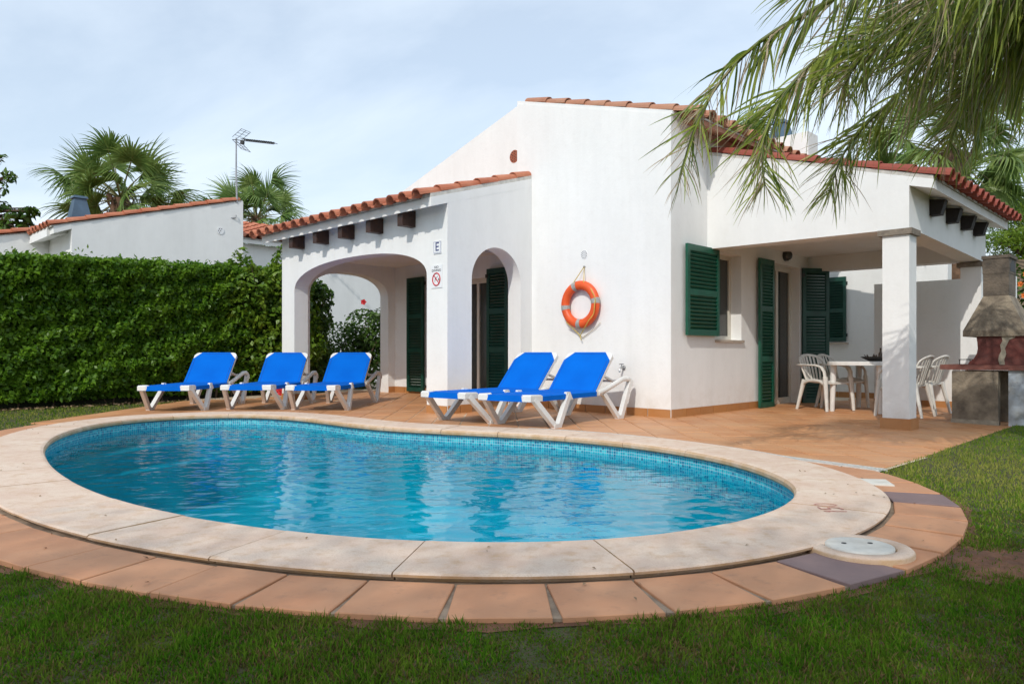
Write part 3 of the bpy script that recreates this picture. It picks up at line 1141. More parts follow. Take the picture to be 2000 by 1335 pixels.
mb = MB()
mbar = MB()
S = np.arange(0, sd[-1], 0.03)
for s in S:
    p, t, nrm = on_line(s)
    z = min(fz(p[0], p[1]), 0) - 0.004
    a, c = p - nrm * 0.05, p + nrm * 0.05
    hw = 0.0085
    mbar.hexa([(*(a - t * hw), z - 0.012), (*(a + t * hw), z - 0.012), (*(c + t * hw), z - 0.012), (*(c - t * hw), z - 0.012),
               (*(a - t * hw), z), (*(a + t * hw), z), (*(c + t * hw), z), (*(c - t * hw), z)])
tag(mbar.build('grating_bars', M['drain'], drain), kind='stuff')
for side_ in (-1, 1):
    mb = MB()
    vs, fs = [], []
    S2 = list(np.arange(0, sd[-1], 0.12)) + [sd[-1]]
    for s in S2:
        p, t, nrm = on_line(s)
        z = min(fz(p[0], p[1]), 0) - 0.003
        for d_, zz in ((0.048, z - 0.02), (0.048, z), (0.060, z), (0.060, z - 0.02)):
            x_ = p + nrm * d_ * side_
            vs.append((x_[0], x_[1], zz))
    for q_ in range(len(S2) - 1):
        for r in range(4):
            fs.append((q_ * 4 + r, q_ * 4 + (r + 1) % 4, (q_ + 1) * 4 + (r + 1) % 4, (q_ + 1) * 4 + r))
    mb.add(vs, fs).build('edge_strip', M['drain'], drain)

# ---------------------------------------------------------------- the villa
villa = tag(empty('villa', O), 'white villa with clay roofs, arched porch on the left, open dining porch on the right', 'house')
VB = lambda u, v, d=0: P(u, v, d)


def wall_v(outline, v0, v1, holes=(), name='wall', mat=None):
    """wall facing the pool: outline in (u, z), thickness from v0 to v1"""
    return MB().prism(outline, lambda a, c, d: P(a, d, c), v0, v1, holes).build(name, mat or M['white'], villa)


def wall_u(outline, u0, u1, holes=(), name='wall', mat=None):
    """wall along v: outline in (v, z), thickness from u0 to u1"""
    return MB().prism(outline, lambda a, c, d: P(d, a, c), u0, u1, holes).build(name, mat or M['white'], villa)


def arch_pts(a0, a1, spring, rise, n=28, power=2.2):
    c, hw = (a0 + a1) / 2, (a1 - a0) / 2
    pts = []
    for k in range(n + 1):
        th = math.pi * (1 - k / n)
        x, y = math.cos(th), math.sin(th)
        e = 2 / power
        pts.append((c + hw * math.copysign(abs(x) ** e, x), spring + rise * abs(y) ** e))
    return pts


def RL(v): return 2.92 + 0.293 * (v + 1.645)       # top of the left porch slab
def RM(u): return min(3.82 + 0.285 * u, 4.70 - 0.2945 * (u - 3.42))
def RR(u): return 3.47 + 0.285 * u


BOT = -0.10
# main block: front wall, side wall with window and door, gable behind
wall_v([(0.28, BOT), (2.7, BOT), (2.7, RM(2.7)), (0.28, RM(0.28))], 0.0, 0.28)
wall_u([(0, BOT), (2.80, BOT), (2.80, 2.20), (3.86, 2.20), (3.86, BOT), (4.8, BOT), (4.8, 3.78), (0, 3.78)], 0.0, 0.28,
       [[(1.13, 0.99), (1.86, 0.99), (1.86, 2.205), (1.13, 2.205)]])
MB().prism([(0, 3.78), (0.28, 3.78), (0.28, RM(0.28)), (0, RM(0))], lambda a, c, d: P(a, d, c), 0.0, 4.8).build('wall_head', M['white'], villa)
wall_u([(0.28, BOT), (0.6, BOT), (0.6, 4.5), (0.28, 4.5)], 2.42, 2.7)
wall_v([(2.7, BOT), (3.95, BOT), (3.95, 2.10), (5.62, 2.10), (5.62, BOT), (7.1, BOT), (7.1, RM(7.1)), (3.256, RM(3.256)), (2.7, RM(2.7))], 0.6, 0.86)
wall_u([(0.86, BOT), (4.8, BOT), (4.8, RM(7.1)), (0.86, RM(7.1))], 6.84, 7.1)
wall_v([(0.28, BOT), (6.84, BOT), (6.84, RM(6.84)), (3.256, RM(3.256)), (0.28, RM(0.28))], 4.52, 4.8)
# rooms behind the doors and window
MB().ubox(0.34, 2.38, 0.5, 4.4, 0.0, 2.6).build('room_lining', M['room'], villa) if False else None

# left porch
arc = arch_pts(2.83, 6.44, 1.86, 0.435, 36, 2.35)
wall_v([(2.395, BOT)] + [(2.83, BOT)] + arc + [(6.44, BOT), (6.87, BOT), (6.87, RL(-1.645) - 0.03), (2.395, RL(-1.645) - 0.03)], -1.645, -1.385, name='arcade_wall')
arc2 = arch_pts(-1.21, -0.24, 1.815, 0.485, 28, 2.0)
wall_u([(-1.385, BOT), (-1.21, BOT)] + arc2 + [(-0.24, BOT), (0.0, BOT), (0.0, RL(0) - 0.02), (-1.385, RL(-1.385) - 0.02)], 2.395, 2.655, name='arcade_wall')
arc3 = arch_pts(-1.25, 0.44, 1.86, 0.43, 28, 2.35)
wall_u([(-1.385, BOT), (-1.25, BOT)] + arc3 + [(0.44, BOT), (0.6, BOT), (0.6, RL(0.6) - 0.02), (-1.385, RL(-1.385) - 0.02)], 6.61, 6.87, name='arcade_wall')
MB().ubox(2.655, 6.61, -1.385, 0.6, 2.47, 2.55).build('porch_ceiling', M['white'], villa)
# porch roof slab with its overhanging cornice
slab = MB().prism([(-1.925, RL(-1.925) - 0.12), (0.6, RL(0.6) - 0.12), (0.6, RL(0.6)), (-1.925, RL(-1.925))], lambda a, c, d: P(d, a, c), 2.3935, 7.06)
slab.build('roof_slab', M['white'], villa)
# gable-end wing so that the verge side rises flush to the tiles
MB().prism([(-1.925, RL(-1.925) + 0.001), (0.0, RL(0.0) + 0.001), (0.0, RL(0.0) + 0.05), (-1.925, RL(-1.925) + 0.05)], lambda a, c, d: P(d, a, c), 2.40, 2.60).build('verge_mortar', M['lime'], villa)

# right porch
wall_v([(0, 2.205), (-2.483, 2.19), (-2.483, RR(-2.483) - 0.10), (0, RR(0) - 0.10)], 0.9, 1.16, name='porch_beam')
wall_u([(1.16, 2.19), (4.46, 2.12), (4.46, RR(-2.483) - 0.10), (1.16, RR(-2.483) - 0.10)], -2.483, -2.223, name='porch_beam')
wall_v([(0, 2.16), (-2.223, 2.14), (-2.223, RR(-2.223) - 0.10), (0, RR(0) - 0.10)], 4.20, 4.46, name='porch_beam')
MB().ubox(-2.223, 0, 1.16, 4.2, 2.40, 2.46).build('porch_ceiling', M['white'], villa)
MB().prism([(0, RR(0) - 0.10), (-2.725, RR(-2.725) - 0.10), (-2.725, RR(-2.725)), (0, RR(0))], lambda a, c, d: P(a, d, c), 0.9, 4.62).build('roof_slab', M['white'], villa)
MB().prism([(-0.0, RR(0) + 0.001), (-2.72, RR(-2.72) + 0.001), (-2.72, RR(-2.72) + 0.045), (-0.0, RR(0) + 0.045)], lambda a, c, d: P(a, d, c), 0.905, 1.08).build('verge_mortar', M['lime'], villa)
# main roof slabs
MB().prism([(2.69, RM(2.69)), (-0.30, RM(-0.30)), (-0.30, RM(-0.30) - 0.06), (0.0, RM(0.0) - 0.05), (2.69, RM(2.69) - 0.12)], lambda a, c, d: P(a, d, c), 0.285, 0.863).build('roof_slab', M['roof_old'], villa)
MB().prism([(3.256, RM(3.256)), (-0.30, RM(-0.30)), (-0.30, RM(-0.30) - 0.06), (0.0, RM(0.0) - 0.05), (3.256, RM(3.256) - 0.12)], lambda a, c, d: P(a, d, c), 0.864, 5.2).build('roof_slab', M['roof_old'], villa)
MB().prism([(3.256, RM(3.256)), (7.3, RM(7.3)), (7.3, RM(7.3) - 0.1), (3.256, RM(3.256) - 0.12)], lambda a, c, d: P(a, d, c), 0.865, 5.2).build('roof_slab', M['white'], villa)
MB().prism([(2.7, RM(2.7) + 0.0), (-0.02, RM(-0.02) + 0.0), (-0.02, RM(-0.02) + 0.045), (2.7, RM(2.7) + 0.045)], lambda a, c, d: P(a, d, c), 0.004, 0.2).build('verge_mortar', M['white'], villa)
MB().prism([(2.7, RM(2.7)), (3.256, RM(3.256)), (7.1, RM(7.1)), (7.1, RM(7.1) + 0.10), (3.256, RM(3.256) + 0.10), (2.7, RM(2.7) + 0.10)], lambda a, c, d: P(a, d, c), 0.604, 0.70).build('verge_mortar', M['white'], villa)

# porch columns with stone capitals and clay skirting
def column(u0, u1, v0, v1, z0, z1):
    c = MB().ubox(u0, u1, v0, v1, z0, z1).build('column', M['white'], villa)
    MB().ubox(u0 - 0.035, u1 + 0.045, v0 - 0.03, v1 + 0.035, z1 + 0.001, z1 + 0.066).build('capital', M['capital'], c)
    for (a0, a1, b0, b1) in ((u0 - 0.02, u1 + 0.02, v0 - 0.02, v0 - 0.001), (u0 - 0.02, u1 + 0.02, v1 + 0.001, v1 + 0.02),
                             (u0 - 0.02, u0 - 0.001, v0, v1), (u1 + 0.001, u1 + 0.02, v0, v1)):
        MB().ubox(a0, a1, b0, b1, z0, z0 + 0.125).build('skirting_tile', M['skirt'], c)
    return c


column(-2.483, -2.205, 0.9, 1.16, -0.052, 2.125)
column(-2.483, -2.223, 4.20, 4.46, -0.055, 2.05)

# beam ends under the eaves
for u in (3.076, 3.84, 4.591, 5.326, 6.09):
    MB().prism([(-1.70, 2.56), (-1.872, 2.56), (-1.872, 2.56 + 0.19), (-1.70, 2.56 + 0.215)][::-1], lambda a, c, d: P(d, a, c), u, u + 0.115).build('beam_end', M['wood'], villa) if False else \
        MB().ubox(u, u + 0.115, -1.874, -1.646, 2.56, 2.772).build('beam_end', M['wood'], villa)
for v in (1.66, 2.36, 3.06, 3.72):
    MB().prism([(-2.484, 2.43), (-2.60, 2.43), (-2.65, 2.60), (-2.484, 2.62)], lambda a, c, d: P(a, d, c), v, v + 0.13).build('beam_end', M['wood_black'], villa)

# ---- clay barrel tiles
def barrel(r0, r1, L, th=0.013, seg=8, invert=False):
    """half round tile: wide end r0 at y=0 (down the slope), narrow end r1 at y=L; z is off the roof"""
    vs, fs = [], []
    for y, r in ((0, r0), (L, r1)):
        for rr in (r, r - th):
            for k in range(seg + 1):
                a = math.pi * k / seg
                z = rr * math.sin(a) * 0.95
                vs.append((rr * math.cos(a), y, -z if invert else z))
    n = seg + 1
    for k in range(seg):
        fs += [(k, k + 1, 2 * n + k + 1, 2 * n + k), (n + k + 1, n + k, 3 * n + k, 3 * n + k + 1),
               (k + 1, k, n + k, n + k + 1), (2 * n + k, 2 * n + k + 1, 3 * n + k + 1, 3 * n + k)]
    fs += [(0, 2 * n, 3 * n, n), (seg, n + seg, 3 * n + seg, 2 * n + seg)]
    return np.array(vs), fs


BV, BF = barrel(0.096, 0.078, 0.44)
PV, PF = barrel(0.084, 0.096, 0.44, invert=True)
QF = np.array(BF)


def tile_mesh(mat, pan=False):
    key = ('pan' if pan else 'cover', mat.name)
    if key not in SHARED:
        me = bpy.data.meshes.new('roof_tile')
        vv, ff = (PV, PF) if pan else (BV, BF)
        me.from_pydata([tuple(p) for p in vv], [], ff)
        bm = bmesh.new(); bm.from_mesh(me)
        bmesh.ops.recalc_face_normals(bm, faces=bm.faces)
        bm.to_mesh(me); bm.free()
        me.materials.append(mat)
        SHARED[key] = me
    return SHARED[key]


def tiled_roof(owner, org, A, S, n_cols, pitch, n_rows, mat, singles, course=0.372, lift=0.03, skip=None):
    """rows of cover and pan tiles from the eave corner org, along A, up the slope S; singles(c, r, pan) picks the pieces set one by one"""
    A, S = A.normalized(), S.normalized()
    Nn = A.cross(S).normalized()
    if Nn.z < 0: Nn = -Nn
    allv, allf = [], []
    cnt = 0
    for c in range(n_cols):
        for r in range(n_rows):
            if skip and skip(c, r): continue
            for pan in (False, True):
                if pan and c == n_cols - 1: continue
                a = c * pitch + (pitch / 2 if pan else 0) + random.uniform(-0.006, 0.006)
                s = r * course + random.uniform(-0.008, 0.008) + (0.02 if pan else 0)
                tilt = 0.030 + random.uniform(-0.004, 0.004)
                base_ = org + A * a + S * s + Nn * ((0.100 if pan else 0.052) + lift * 0 + 0.004)
                yaw = random.uniform(-0.02, 0.02)
                Y = (S * math.cos(tilt) - Nn * math.sin(tilt)) + A * yaw
                Y.normalize()
                X = Y.cross(Nn).normalized() if Y.cross(Nn).dot(A) > 0 else Nn.cross(Y).normalized()
                Z = X.cross(Y)
                if Z.dot(Nn) < 0:
                    X = -X; Z = -Z
                m4 = Matrix(((X.x, Y.x, Z.x, base_.x), (X.y, Y.y, Z.y, base_.y), (X.z, Y.z, Z.z, base_.z), (0, 0, 0, 1)))
                if singles(c, r, pan):
                    place('roof_tile', tile_mesh(mat, pan), owner, m4)
                else:
                    mm = np.array(m4)
                    vv = (PV if pan else BV) @ mm[:3, :3].T + mm[:3, 3]
                    allv.append(vv); allf.append(QF + cnt); cnt += len(vv)
    if allv:
        o = place('roof_tiles', np_mesh('roof_tiles', np.concatenate(allv), np.concatenate(allf), mat), owner)
        tag(o, kind='stuff')


SL = (HV + Vector((0, 0, 0.293)))
roof_l = MB().prism([(-1.95, RL(-1.95) + 0.004), (0.58, RL(0.58) + 0.004), (0.58, RL(0.58) + 0.03), (-1.95, RL(-1.95) + 0.03)], lambda a, c, d: P(d, a, c), 2.62, 7.04).build('roof', M['lime'], villa)
tiled_roof(roof_l, P(7.08, -2.085, RL(-2.085)), -HU, SL, 17, 0.287, 7, M['roof'], lambda c, r, pan: r == 0 or (c == 16 and r < 6))
SR = (HU + Vector((0, 0, 0.285)))
roof_r = MB().prism([(0, RR(0) + 0.004), (-2.74, RR(-2.74) + 0.004), (-2.74, RR(-2.74) + 0.03), (0, RR(0) + 0.03)], lambda a, c, d: P(a, d, c), 1.09, 4.6).build('roof', M['lime'], villa)
tiled_roof(roof_r, P(-2.86, 0.98, RR(-2.86)), HV, SR, 14, 0.279, 8, M['roof_red'], lambda c, r, pan: (r == 0) or (c == 0 and not pan))
roof_m = MB().prism([(2.69, RM(2.69) + 0.004), (-0.31, RM(-0.31) + 0.004), (-0.31, RM(-0.31) + 0.03), (2.69, RM(2.69) + 0.03)], lambda a, c, d: P(a, d, c), 0.29, 5.18).build('roof', M['lime'], villa)
tiled_roof(roof_m, P(-0.36, 0.10, RM(-0.36)), HV, SR, 19, 0.279, 10, M['roof_old'], skip=lambda c, r: c < 3 and r > 7, singles= lambda c, r, pan: (c == 0 and not pan and r < 8) or (r == 0 and c < 10 and not pan))
SLG = (-HU + Vector((0, 0, 0.2945)))
roof_b = MB().prism([(3.26, RM(3.26) + 0.004), (7.3, RM(7.3) + 0.004), (7.3, RM(7.3) + 0.03), (3.26, RM(3.26) + 0.03)], lambda a, c, d: P(a, d, c), 0.87, 5.18).build('roof', M['lime'], villa)
tiled_roof(roof_b, P(7.36, 0.78, RM(7.36)), HV, SLG, 17, 0.279, 11, M['roof'], lambda c, r, pan: c == 0 and not pan)

# skirting tiles round the house foot
def skirting(a, b, out, h=0.092, step_=0.335):
    """single clay tiles from ground point a to b, standing 1.2 cm proud along out"""
    a, b = Vector(a), Vector(b)
    L = (b - a).length
    t = (b - a).normalized()
    n = max(1, round(L / step_))
    for k in range(n):
        p, q = a + t * (L * k / n + 0.006), a + t * (L * (k + 1) / n - 0.006)
        z0 = min(fz(p.x, p.y), fz(q.x, q.y)) - 0.02
        z1 = max(fz(p.x, p.y), fz(q.x, q.y)) + h
        o_ = out * 0.002, out * 0.014
        c = [p + o_[1], q + o_[1], q + o_[0], p + o_[0]]
        mb = MB().hexa([(x.x, x.y, z0) for x in c] + [(x.x, x.y, z1) for x in c])
        mb.build('skirting_tile', M['skirt'], villa)


skirting(P(2.39, 0), P(0.0, 0), -HV)
skirting(P(0, 0.002), P(0, 2.78), -HU)
skirting(P(0, 3.88), P(0, 4.8), -HU)
skirting(P(2.83, -1.645), P(2.395, -1.645), -HV, 0.10, 0.22)
skirting(P(2.395, -1.645), P(2.395, -1.21), -HU, 0.10, 0.22)
skirting(P(2.395, -0.24), P(2.395, 0.0), -HU)
skirting(P(6.87, -1.645), P(6.44, -1.645), -HV, 0.10, 0.22)
skirting(P(6.44, -1.645), P(6.44, -1.385), -HU, 0.10)
skirting(P(6.61, 0.44), P(6.61, 0.6), -HU, 0.10)
skirting(P(6.61, 0.6), P(5.64, 0.6), -HV, 0.10)
skirting(P(3.93, 0.6), P(2.7, 0.6), -HV, 0.10)
# mortar line behind the skirting
# ---- louvred shutters
def slat_mesh(w, mat):
    key = ('slat', round(w, 3), mat.name)
    if key not in SHARED:
        me = MB().hexa([(0, -0.020, -0.021), (w, -0.020, -0.021), (w, 0.015, 0.020), (0, 0.015, 0.020),
                        (0, -0.020, -0.012), (w, -0.020, -0.012), (w, 0.015, 0.029), (0, 0.015, 0.029)]).mesh('slat', mat)
        SHARED[key] = me
    return SHARED[key]


def shutter(org, along, w, z0, z1, rails, mat, label=None, stile=0.062, th=0.036, owner=None):
    """a louvred leaf whose hinge edge stands at org, reaching w along the direction; rails are heights of the middle rails"""
    along = along.normalized()
    nrm = Vector((along.y, -along.x, 0))       # side it faces
    m4 = Matrix(((along.x, -nrm.x, 0, org.x), (along.y, -nrm.y, 0, org.y), (0, 0, 1, 0), (0, 0, 0, 1)))
    mb = MB()
    mb.box(0, stile, -th / 2, th / 2, z0, z1)
    mb.box(w - stile, w, -th / 2, th / 2, z0, z1)
    lev = [z0 + 0.04] + list(rails) + [z1 - 0.04]
    for k, z in enumerate(lev):
        mb.box(stile, w - stile, -th / 2 + 0.002, th / 2 - 0.002, z - 0.04, z + 0.04)
    sh = place('shutter', mb.mesh('shutter', mat), owner or villa, m4)
    if label: sh['label'] = label
    me = slat_mesh(w - 2 * stile + 0.004, mat)
    for k in range(len(lev) - 1):
        a, b_ = lev[k] + 0.04 + 0.02, lev[k + 1] - 0.04 - 0.02
        n = max(2, round((b_ - a) / 0.050))
        for q_ in range(n + 1):
            s = child('slat', me, sh)
            s.location = (stile - 0.002, 0, a + (b_ - a) * q_ / n)
    hb = MB()
    for z in (z0 + 0.12, z1 - 0.12):
        hb.box(-0.018, 0.03, -th / 2 - 0.012, -th / 2 - 0.001, z - 0.03, z + 0.03)
    child('hinge', hb.mesh('hinge', M['iron']), sh)
    return sh


# dining porch side: window leaf, door leaves
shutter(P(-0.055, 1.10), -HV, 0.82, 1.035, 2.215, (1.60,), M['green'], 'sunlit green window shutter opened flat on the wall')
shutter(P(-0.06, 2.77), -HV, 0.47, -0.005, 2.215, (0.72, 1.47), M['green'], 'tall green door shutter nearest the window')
e = shutter(P(-0.03, 3.90), (HV * 0.83 - HU * 0.50), 0.50, -0.03, 2.20, (0.72, 1.45), M['green_shaded'], 'tall shade-toned green door shutter half open behind the chairs')
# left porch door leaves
shutter(P(5.64, 0.54), HU, 0.50, 0.085, 2.225, (0.86, 1.5), M['green_shaded'], 'tall shade-toned green door shutter seen through the wide arch')
shutter(P(3.93, 0.54), -HU, 0.49, 0.085, 2.225, (0.86, 1.5), M['green_shaded'], 'tall shade-toned green door shutter seen through the small arch')

# window in the side wall: frame, pane, sill
win = MB()
for (a0, a1, b0, b1) in ((1.13, 1.19, 0.99, 2.205), (1.80, 1.86, 0.99, 2.205), (1.19, 1.80, 0.99, 1.05), (1.19, 1.80, 2.145, 2.205)):
    win.ubox(0.16, 0.22, a0, a1, b0, b1)
w_o = win.build('window', M['upvc'], villa)
MB().ubox(0.185, 0.195, 1.19, 1.80, 1.05, 2.145).build('pane', M['glass'], w_o)
MB().ubox(-0.035, 0.16, 1.10, 1.89, 0.955, 0.989).build('sill', M['sill'], w_o)
MB().ubox(0.235, 0.275, 1.131, 1.859, 0.991, 2.204).build('unlit_window_panel', M['room'], w_o)  # dark panel painting the unlit room behind the pane
# door in the side wall
dr = MB()
for (a0, a1, b0, b1) in ((2.80, 2.87, -0.03, 2.20), (3.79, 3.86, -0.03, 2.20), (2.87, 3.79, 2.12, 2.20), (2.87, 3.79, -0.03, 0.09), (3.29, 3.37, 0.09, 2.12)):
    dr.ubox(0.14, 0.20, a0, a1, b0, b1)
d_o = dr.build('door', M['upvc'], villa)
MB().ubox(0.165, 0.175, 2.87, 3.29, 0.09, 2.12).build('pane', M['glass'], d_o)
MB().ubox(0.165, 0.175, 3.37, 3.79, 0.09, 2.12).build('pane', M['glass'], d_o)
MB().ubox(0.21, 0.275, 2.805, 3.855, -0.02, 2.195).build('unlit_room_panel', M['room'], d_o)
MB().ubox(-0.02, 0.28, 2.802, 3.858, -0.09, -0.031).build('threshold', M['sill'], d_o)


def disc(centre, right, up, out, r, mat, name, parent, th=0.004, seg=20):
    mb = MB()
    c = Vector(centre)
    for rr, oo in ((r, 0.0), (r, th)):
        pass
    vs = [c + (right * math.cos(2 * math.pi * k / seg) + up * math.sin(2 * math.pi * k / seg)) * r for k in range(seg)]
    vs2 = [v + out * th for v in vs]
    mb.add(vs + vs2, [tuple(range(seg)), tuple(seg + k for k in reversed(range(seg)))] + [(k, (k + 1) % seg, seg + (k + 1) % seg, seg + k) for k in range(seg)])
    return mb.build(name, mat, parent)


ZUP = Vector((0, 0, 1))
stick_y = simple('sticker_yellow', (0.5, 0.42, 0.04), 0.5)
stick_r = simple('sticker_red', (0.5, 0.06, 0.03), 0.5)
stick_b = simple('sticker_blue', (0.02, 0.22, 0.35), 0.5)
disc(P(0.163, 3.06, 1.47), HV, ZUP, -HU, 0.045, stick_y, 'glass_sticker', d_o)
# sliding door of the left porch
sd_ = MB()
for (a0, a1, b0, b1) in ((3.95, 4.02, 0.07, 2.10), (5.55, 5.62, 0.07, 2.10), (4.02, 5.55, 2.02, 2.10), (4.02, 5.55, 0.07, 0.13), (4.30, 4.36, 0.13, 2.02), (4.80, 4.86, 0.13, 2.02)):
    sd_.ubox(a0, a1, 0.70, 0.76, b0, b1)
s_o = sd_.build('sliding_door', M['upvc'], villa)
for a0, a1 in ((4.02, 4.30), (4.36, 4.80), (4.86, 5.55)):
    MB().ubox(a0, a1, 0.725, 0.735, 0.13, 2.02).build('pane', M['glass'], s_o)
MB().ubox(3.955, 5.615, 0.78, 0.85, 0.06, 2.095).build('unlit_room_panel', M['room'], s_o)
cb_ = P(4.06, 0.722, 1.63)
for k, mm in enumerate((stick_r, stick_y, stick_b)):
    mb = MB()
    a0, a1 = R(90 + 120 * k - 30), R(90 + 120 * k + 90)
    pts = [cb_ + (HU * math.cos(a0 + (a1 - a0) * q_ / 8) + ZUP * math.sin(a0 + (a1 - a0) * q_ / 8)) * 0.075 for q_ in range(9)]
    mb.add([cb_] + pts + [p - HV * 0.003 for p in [cb_] + pts], [tuple(range(10)), tuple(10 + i for i in reversed(range(10)))])
    mb.build('glass_sticker', mm, s_o)

# small fixed things on the walls that belong to the house
def vent(centre, right, out, r, mat_hole, mat_plate, n_rings=2):
    v_o = disc(Vector(centre) - out * 0.006, right, ZUP, out, r, mat_plate, 'vent', villa, 0.010, 24)
    mb = MB()
    spots = [(0, 0)] + [(0.42 * r * math.cos(R(60 * k + 30)), 0.42 * r * math.sin(R(60 * k + 30))) for k in range(6)] + \
            [(0.76 * r * math.cos(R(30 * k)), 0.76 * r * math.sin(R(30 * k))) for k in range(12)]
    for x, y in spots:
        c = Vector(centre) + right * x + ZUP * y + out * 0.0045
        vs = [c + (right * math.cos(R(60 * k)) + ZUP * math.sin(R(60 * k))) * r * 0.12 for k in range(6)]
        mb.add(vs, [tuple(range(6))])
    mb.build('vent_holes', mat_hole, v_o)
    return v_o


clay = simple('vent_clay', (0.42, 0.12, 0.06), 0.8, 0.3, 20)
vent(P(1.398, 0, 2.178), -HU, -HV, 0.062, M['black'], M['sign'])
vent(P(3.345, 0.6, 4.03), -HU, -HV, 0.105, M['black'], clay)

# chimney with a metal cowl on the roof
ch = MB().ubox(0.06, 0.80, 4.35, 4.75, 3.6, 4.56).build('chimney', M['white'], villa)
cw = MB()
cc_ = P(0.62, 4.55, 0)
for (h0, z0, h1, z1) in ((0.17, 4.561, 0.105, 4.83), (0.125, 4.835, 0.10, 4.90)):
    cw.hexa([cc_ + HU * (sx * h0) + HV * (sy * h0) + ZUP * z0 for sx, sy in ((-1, -1), (1, -1), (1, 1), (-1, 1))] +
            [cc_ + HU * (sx * h1) + HV * (sy * h1) + ZUP * z1 for sx, sy in ((-1, -1), (1, -1), (1, 1), (-1, 1))])
cw.build('cowl', M['cowl'], ch)

# porch lights
lamp = tag(empty('porch_lamp', P(0, 3.35, 2.5)), 'round dark bulkhead lamp high on the wall above the dining porch door', 'lamp')
MB().tube([P(0, 3.30, 2.345), P(-0.05, 3.30, 2.345)], 0.085, 16).build('lamp_base', M['iron'], lamp)
mb = MB()
mb.tube([P(-0.05, 3.30, 2.345), P(-0.08, 3.30, 2.345), P(-0.105, 3.30, 2.345), P(-0.12, 3.30, 2.345)], [0.078, 0.070, 0.048, 0.01], 16)
mb.build('lamp_glass', simple('smoked_glass', (0.05, 0.045, 0.04), 0.25), lamp)
tl = tag(empty('tube_lamp', P(3.1, -0.1, 2.40)), 'long fluorescent tube lamp under the porch ceiling behind the small arch', 'lamp')
MB().bar(P(3.13, -0.55, 2.425), P(3.13, 0.45, 2.425), 0.09, 0.05).build('housing', M['grey_metal'], tl)
MB().tube([P(3.13, -0.5, 2.375), P(3.13, 0.4, 2.375)], 0.022, 10).build('tube', M['plastic'], tl)
MB().bar(P(3.13, 0.44, 2.38), P(3.13, 0.47, 2.38), 0.05, 0.07).build('end_cap', M['iron'], tl)

# signs on the arcade pier
sg = tag(empty('letter_plaque', P(2.56, -1.65, 2.22)), 'small white plaque with a dark blue letter E on the porch pier', 'sign')
c0 = P(2.595, -1.653, 2.23)
MB().ubox(2.515, 2.675, -1.657, -1.647, 2.145, 2.315).build('plate', M['sign'], sg)
fr_ = MB()
for (a0, a1, b0, b1) in ((2.523, 2.667, 2.153, 2.158), (2.523, 2.667, 2.302, 2.307), (2.523, 2.528, 2.158, 2.302), (2.662, 2.667, 2.158, 2.302)):
    fr_.ubox(a0, a1, -1.6595, -1.6575, b0, b1)
fr_.build('border', simple('sign_border', (0.25, 0.28, 0.42), 0.4), sg)
WALLX = -HU   # reading direction on a wall that faces the pool


def wall_text(body, size, centre, mat, parent, sx=1.0, sy=1.0):
    me = text_mesh(body, size, 0.0012)
    me.materials.append(mat)
    x, y, z = WALLX * sx, ZUP * sy, -HV
    c = Vector(centre)
    m4 = Matrix(((x.x, y.x, z.x, c.x), (x.y, y.y, z.y, c.y), (x.z, y.z, z.z, c.z), (0, 0, 0, 1)))
    return place('lettering', me, parent, m4)


wall_text('E', 0.15, P(2.595, -1.6595, 2.232), M['sign_blue'], sg, 1.15, 1.1)
sg2 = tag(empty('pool_rule_sign', P(2.6, -1.65, 1.8)), 'white pool rule sign with a red crossed circle and a diver, below the letter plaque', 'sign')
MB().ubox(2.50, 2.725, -1.655, -1.647, 1.685, 1.995).build('plate', M['sign'], sg2)
wall_text('NO', 0.046, P(2.612, -1.6565, 1.962), M['ink'], sg2, 1.2)
wall_text('DIVING', 0.046, P(2.612, -1.6565, 1.918), M['ink'], sg2, 1.25)
rc = P(2.612, -1.6565, 1.80)
mb = MB()
mb.tube([rc + (HU * math.cos(2 * math.pi * k / 32) * 0.078 + ZUP * math.sin(2 * math.pi * k / 32) * 0.083) for k in range(33)], 0.009, 6, cap=False, squash=(1, 1))
mb.bar(rc + HU * 0.055 + ZUP * 0.058, rc - HU * 0.055 - ZUP * 0.058, 0.004, 0.013)
mb.build('red_circle', M['sign_red'], sg2)
dv = MB()
rc2 = rc - HV * -0.002
dv.tube([rc2 + HU * 0.035 - ZUP * 0.035, rc2 + HU * 0.022 + ZUP * 0.01, rc2 - HU * 0.03 + ZUP * 0.04], [0.004, 0.006, 0.003], 6)
dv.tube([rc2 + HU * 0.022 + ZUP * 0.01, rc2 - HU * 0.02 - ZUP * 0.03], [0.006, 0.003], 6)
dv.tube([rc2 - HU * 0.046 + ZUP * 0.012, rc2 - HU * 0.05 - ZUP * 0.018], 0.008, 6)
dv.build('diver_figure', M['ink'], sg2)

# lifebuoy on the front wall
lb = tag(empty('lifebuoy', P(1.416, -0.05, 1.48)), 'orange lifebuoy with grey bands and yellow rope hung on the white front wall', 'lifebuoy')
LC = P(1.416, -0.066, 1.48)


def lpt(a, rad, d=0.0):
    return LC + (-HU * math.cos(a) + ZUP * math.sin(a)) * rad - HV * d


RM_, rt = 0.268, 0.064


def torus_part(a0, a1, r_maj, r_min, n, seg=18):
    mb = MB()
    vs, fs = [], []
    for i in range(n + 1):
        a = a0 + (a1 - a0) * i / n
        for k in range(seg):
            b_ = 2 * math.pi * k / seg
            vs.append(lpt(a, r_maj + r_min * math.cos(b_), r_min * 0.86 * math.sin(b_)))
    for i in range(n):
        for k in range(seg):
            k2 = (k + 1) % seg
            fs.append((i * seg + k, i * seg + k2, (i + 1) * seg + k2, (i + 1) * seg + k))
    return mb.add(vs, fs, True)


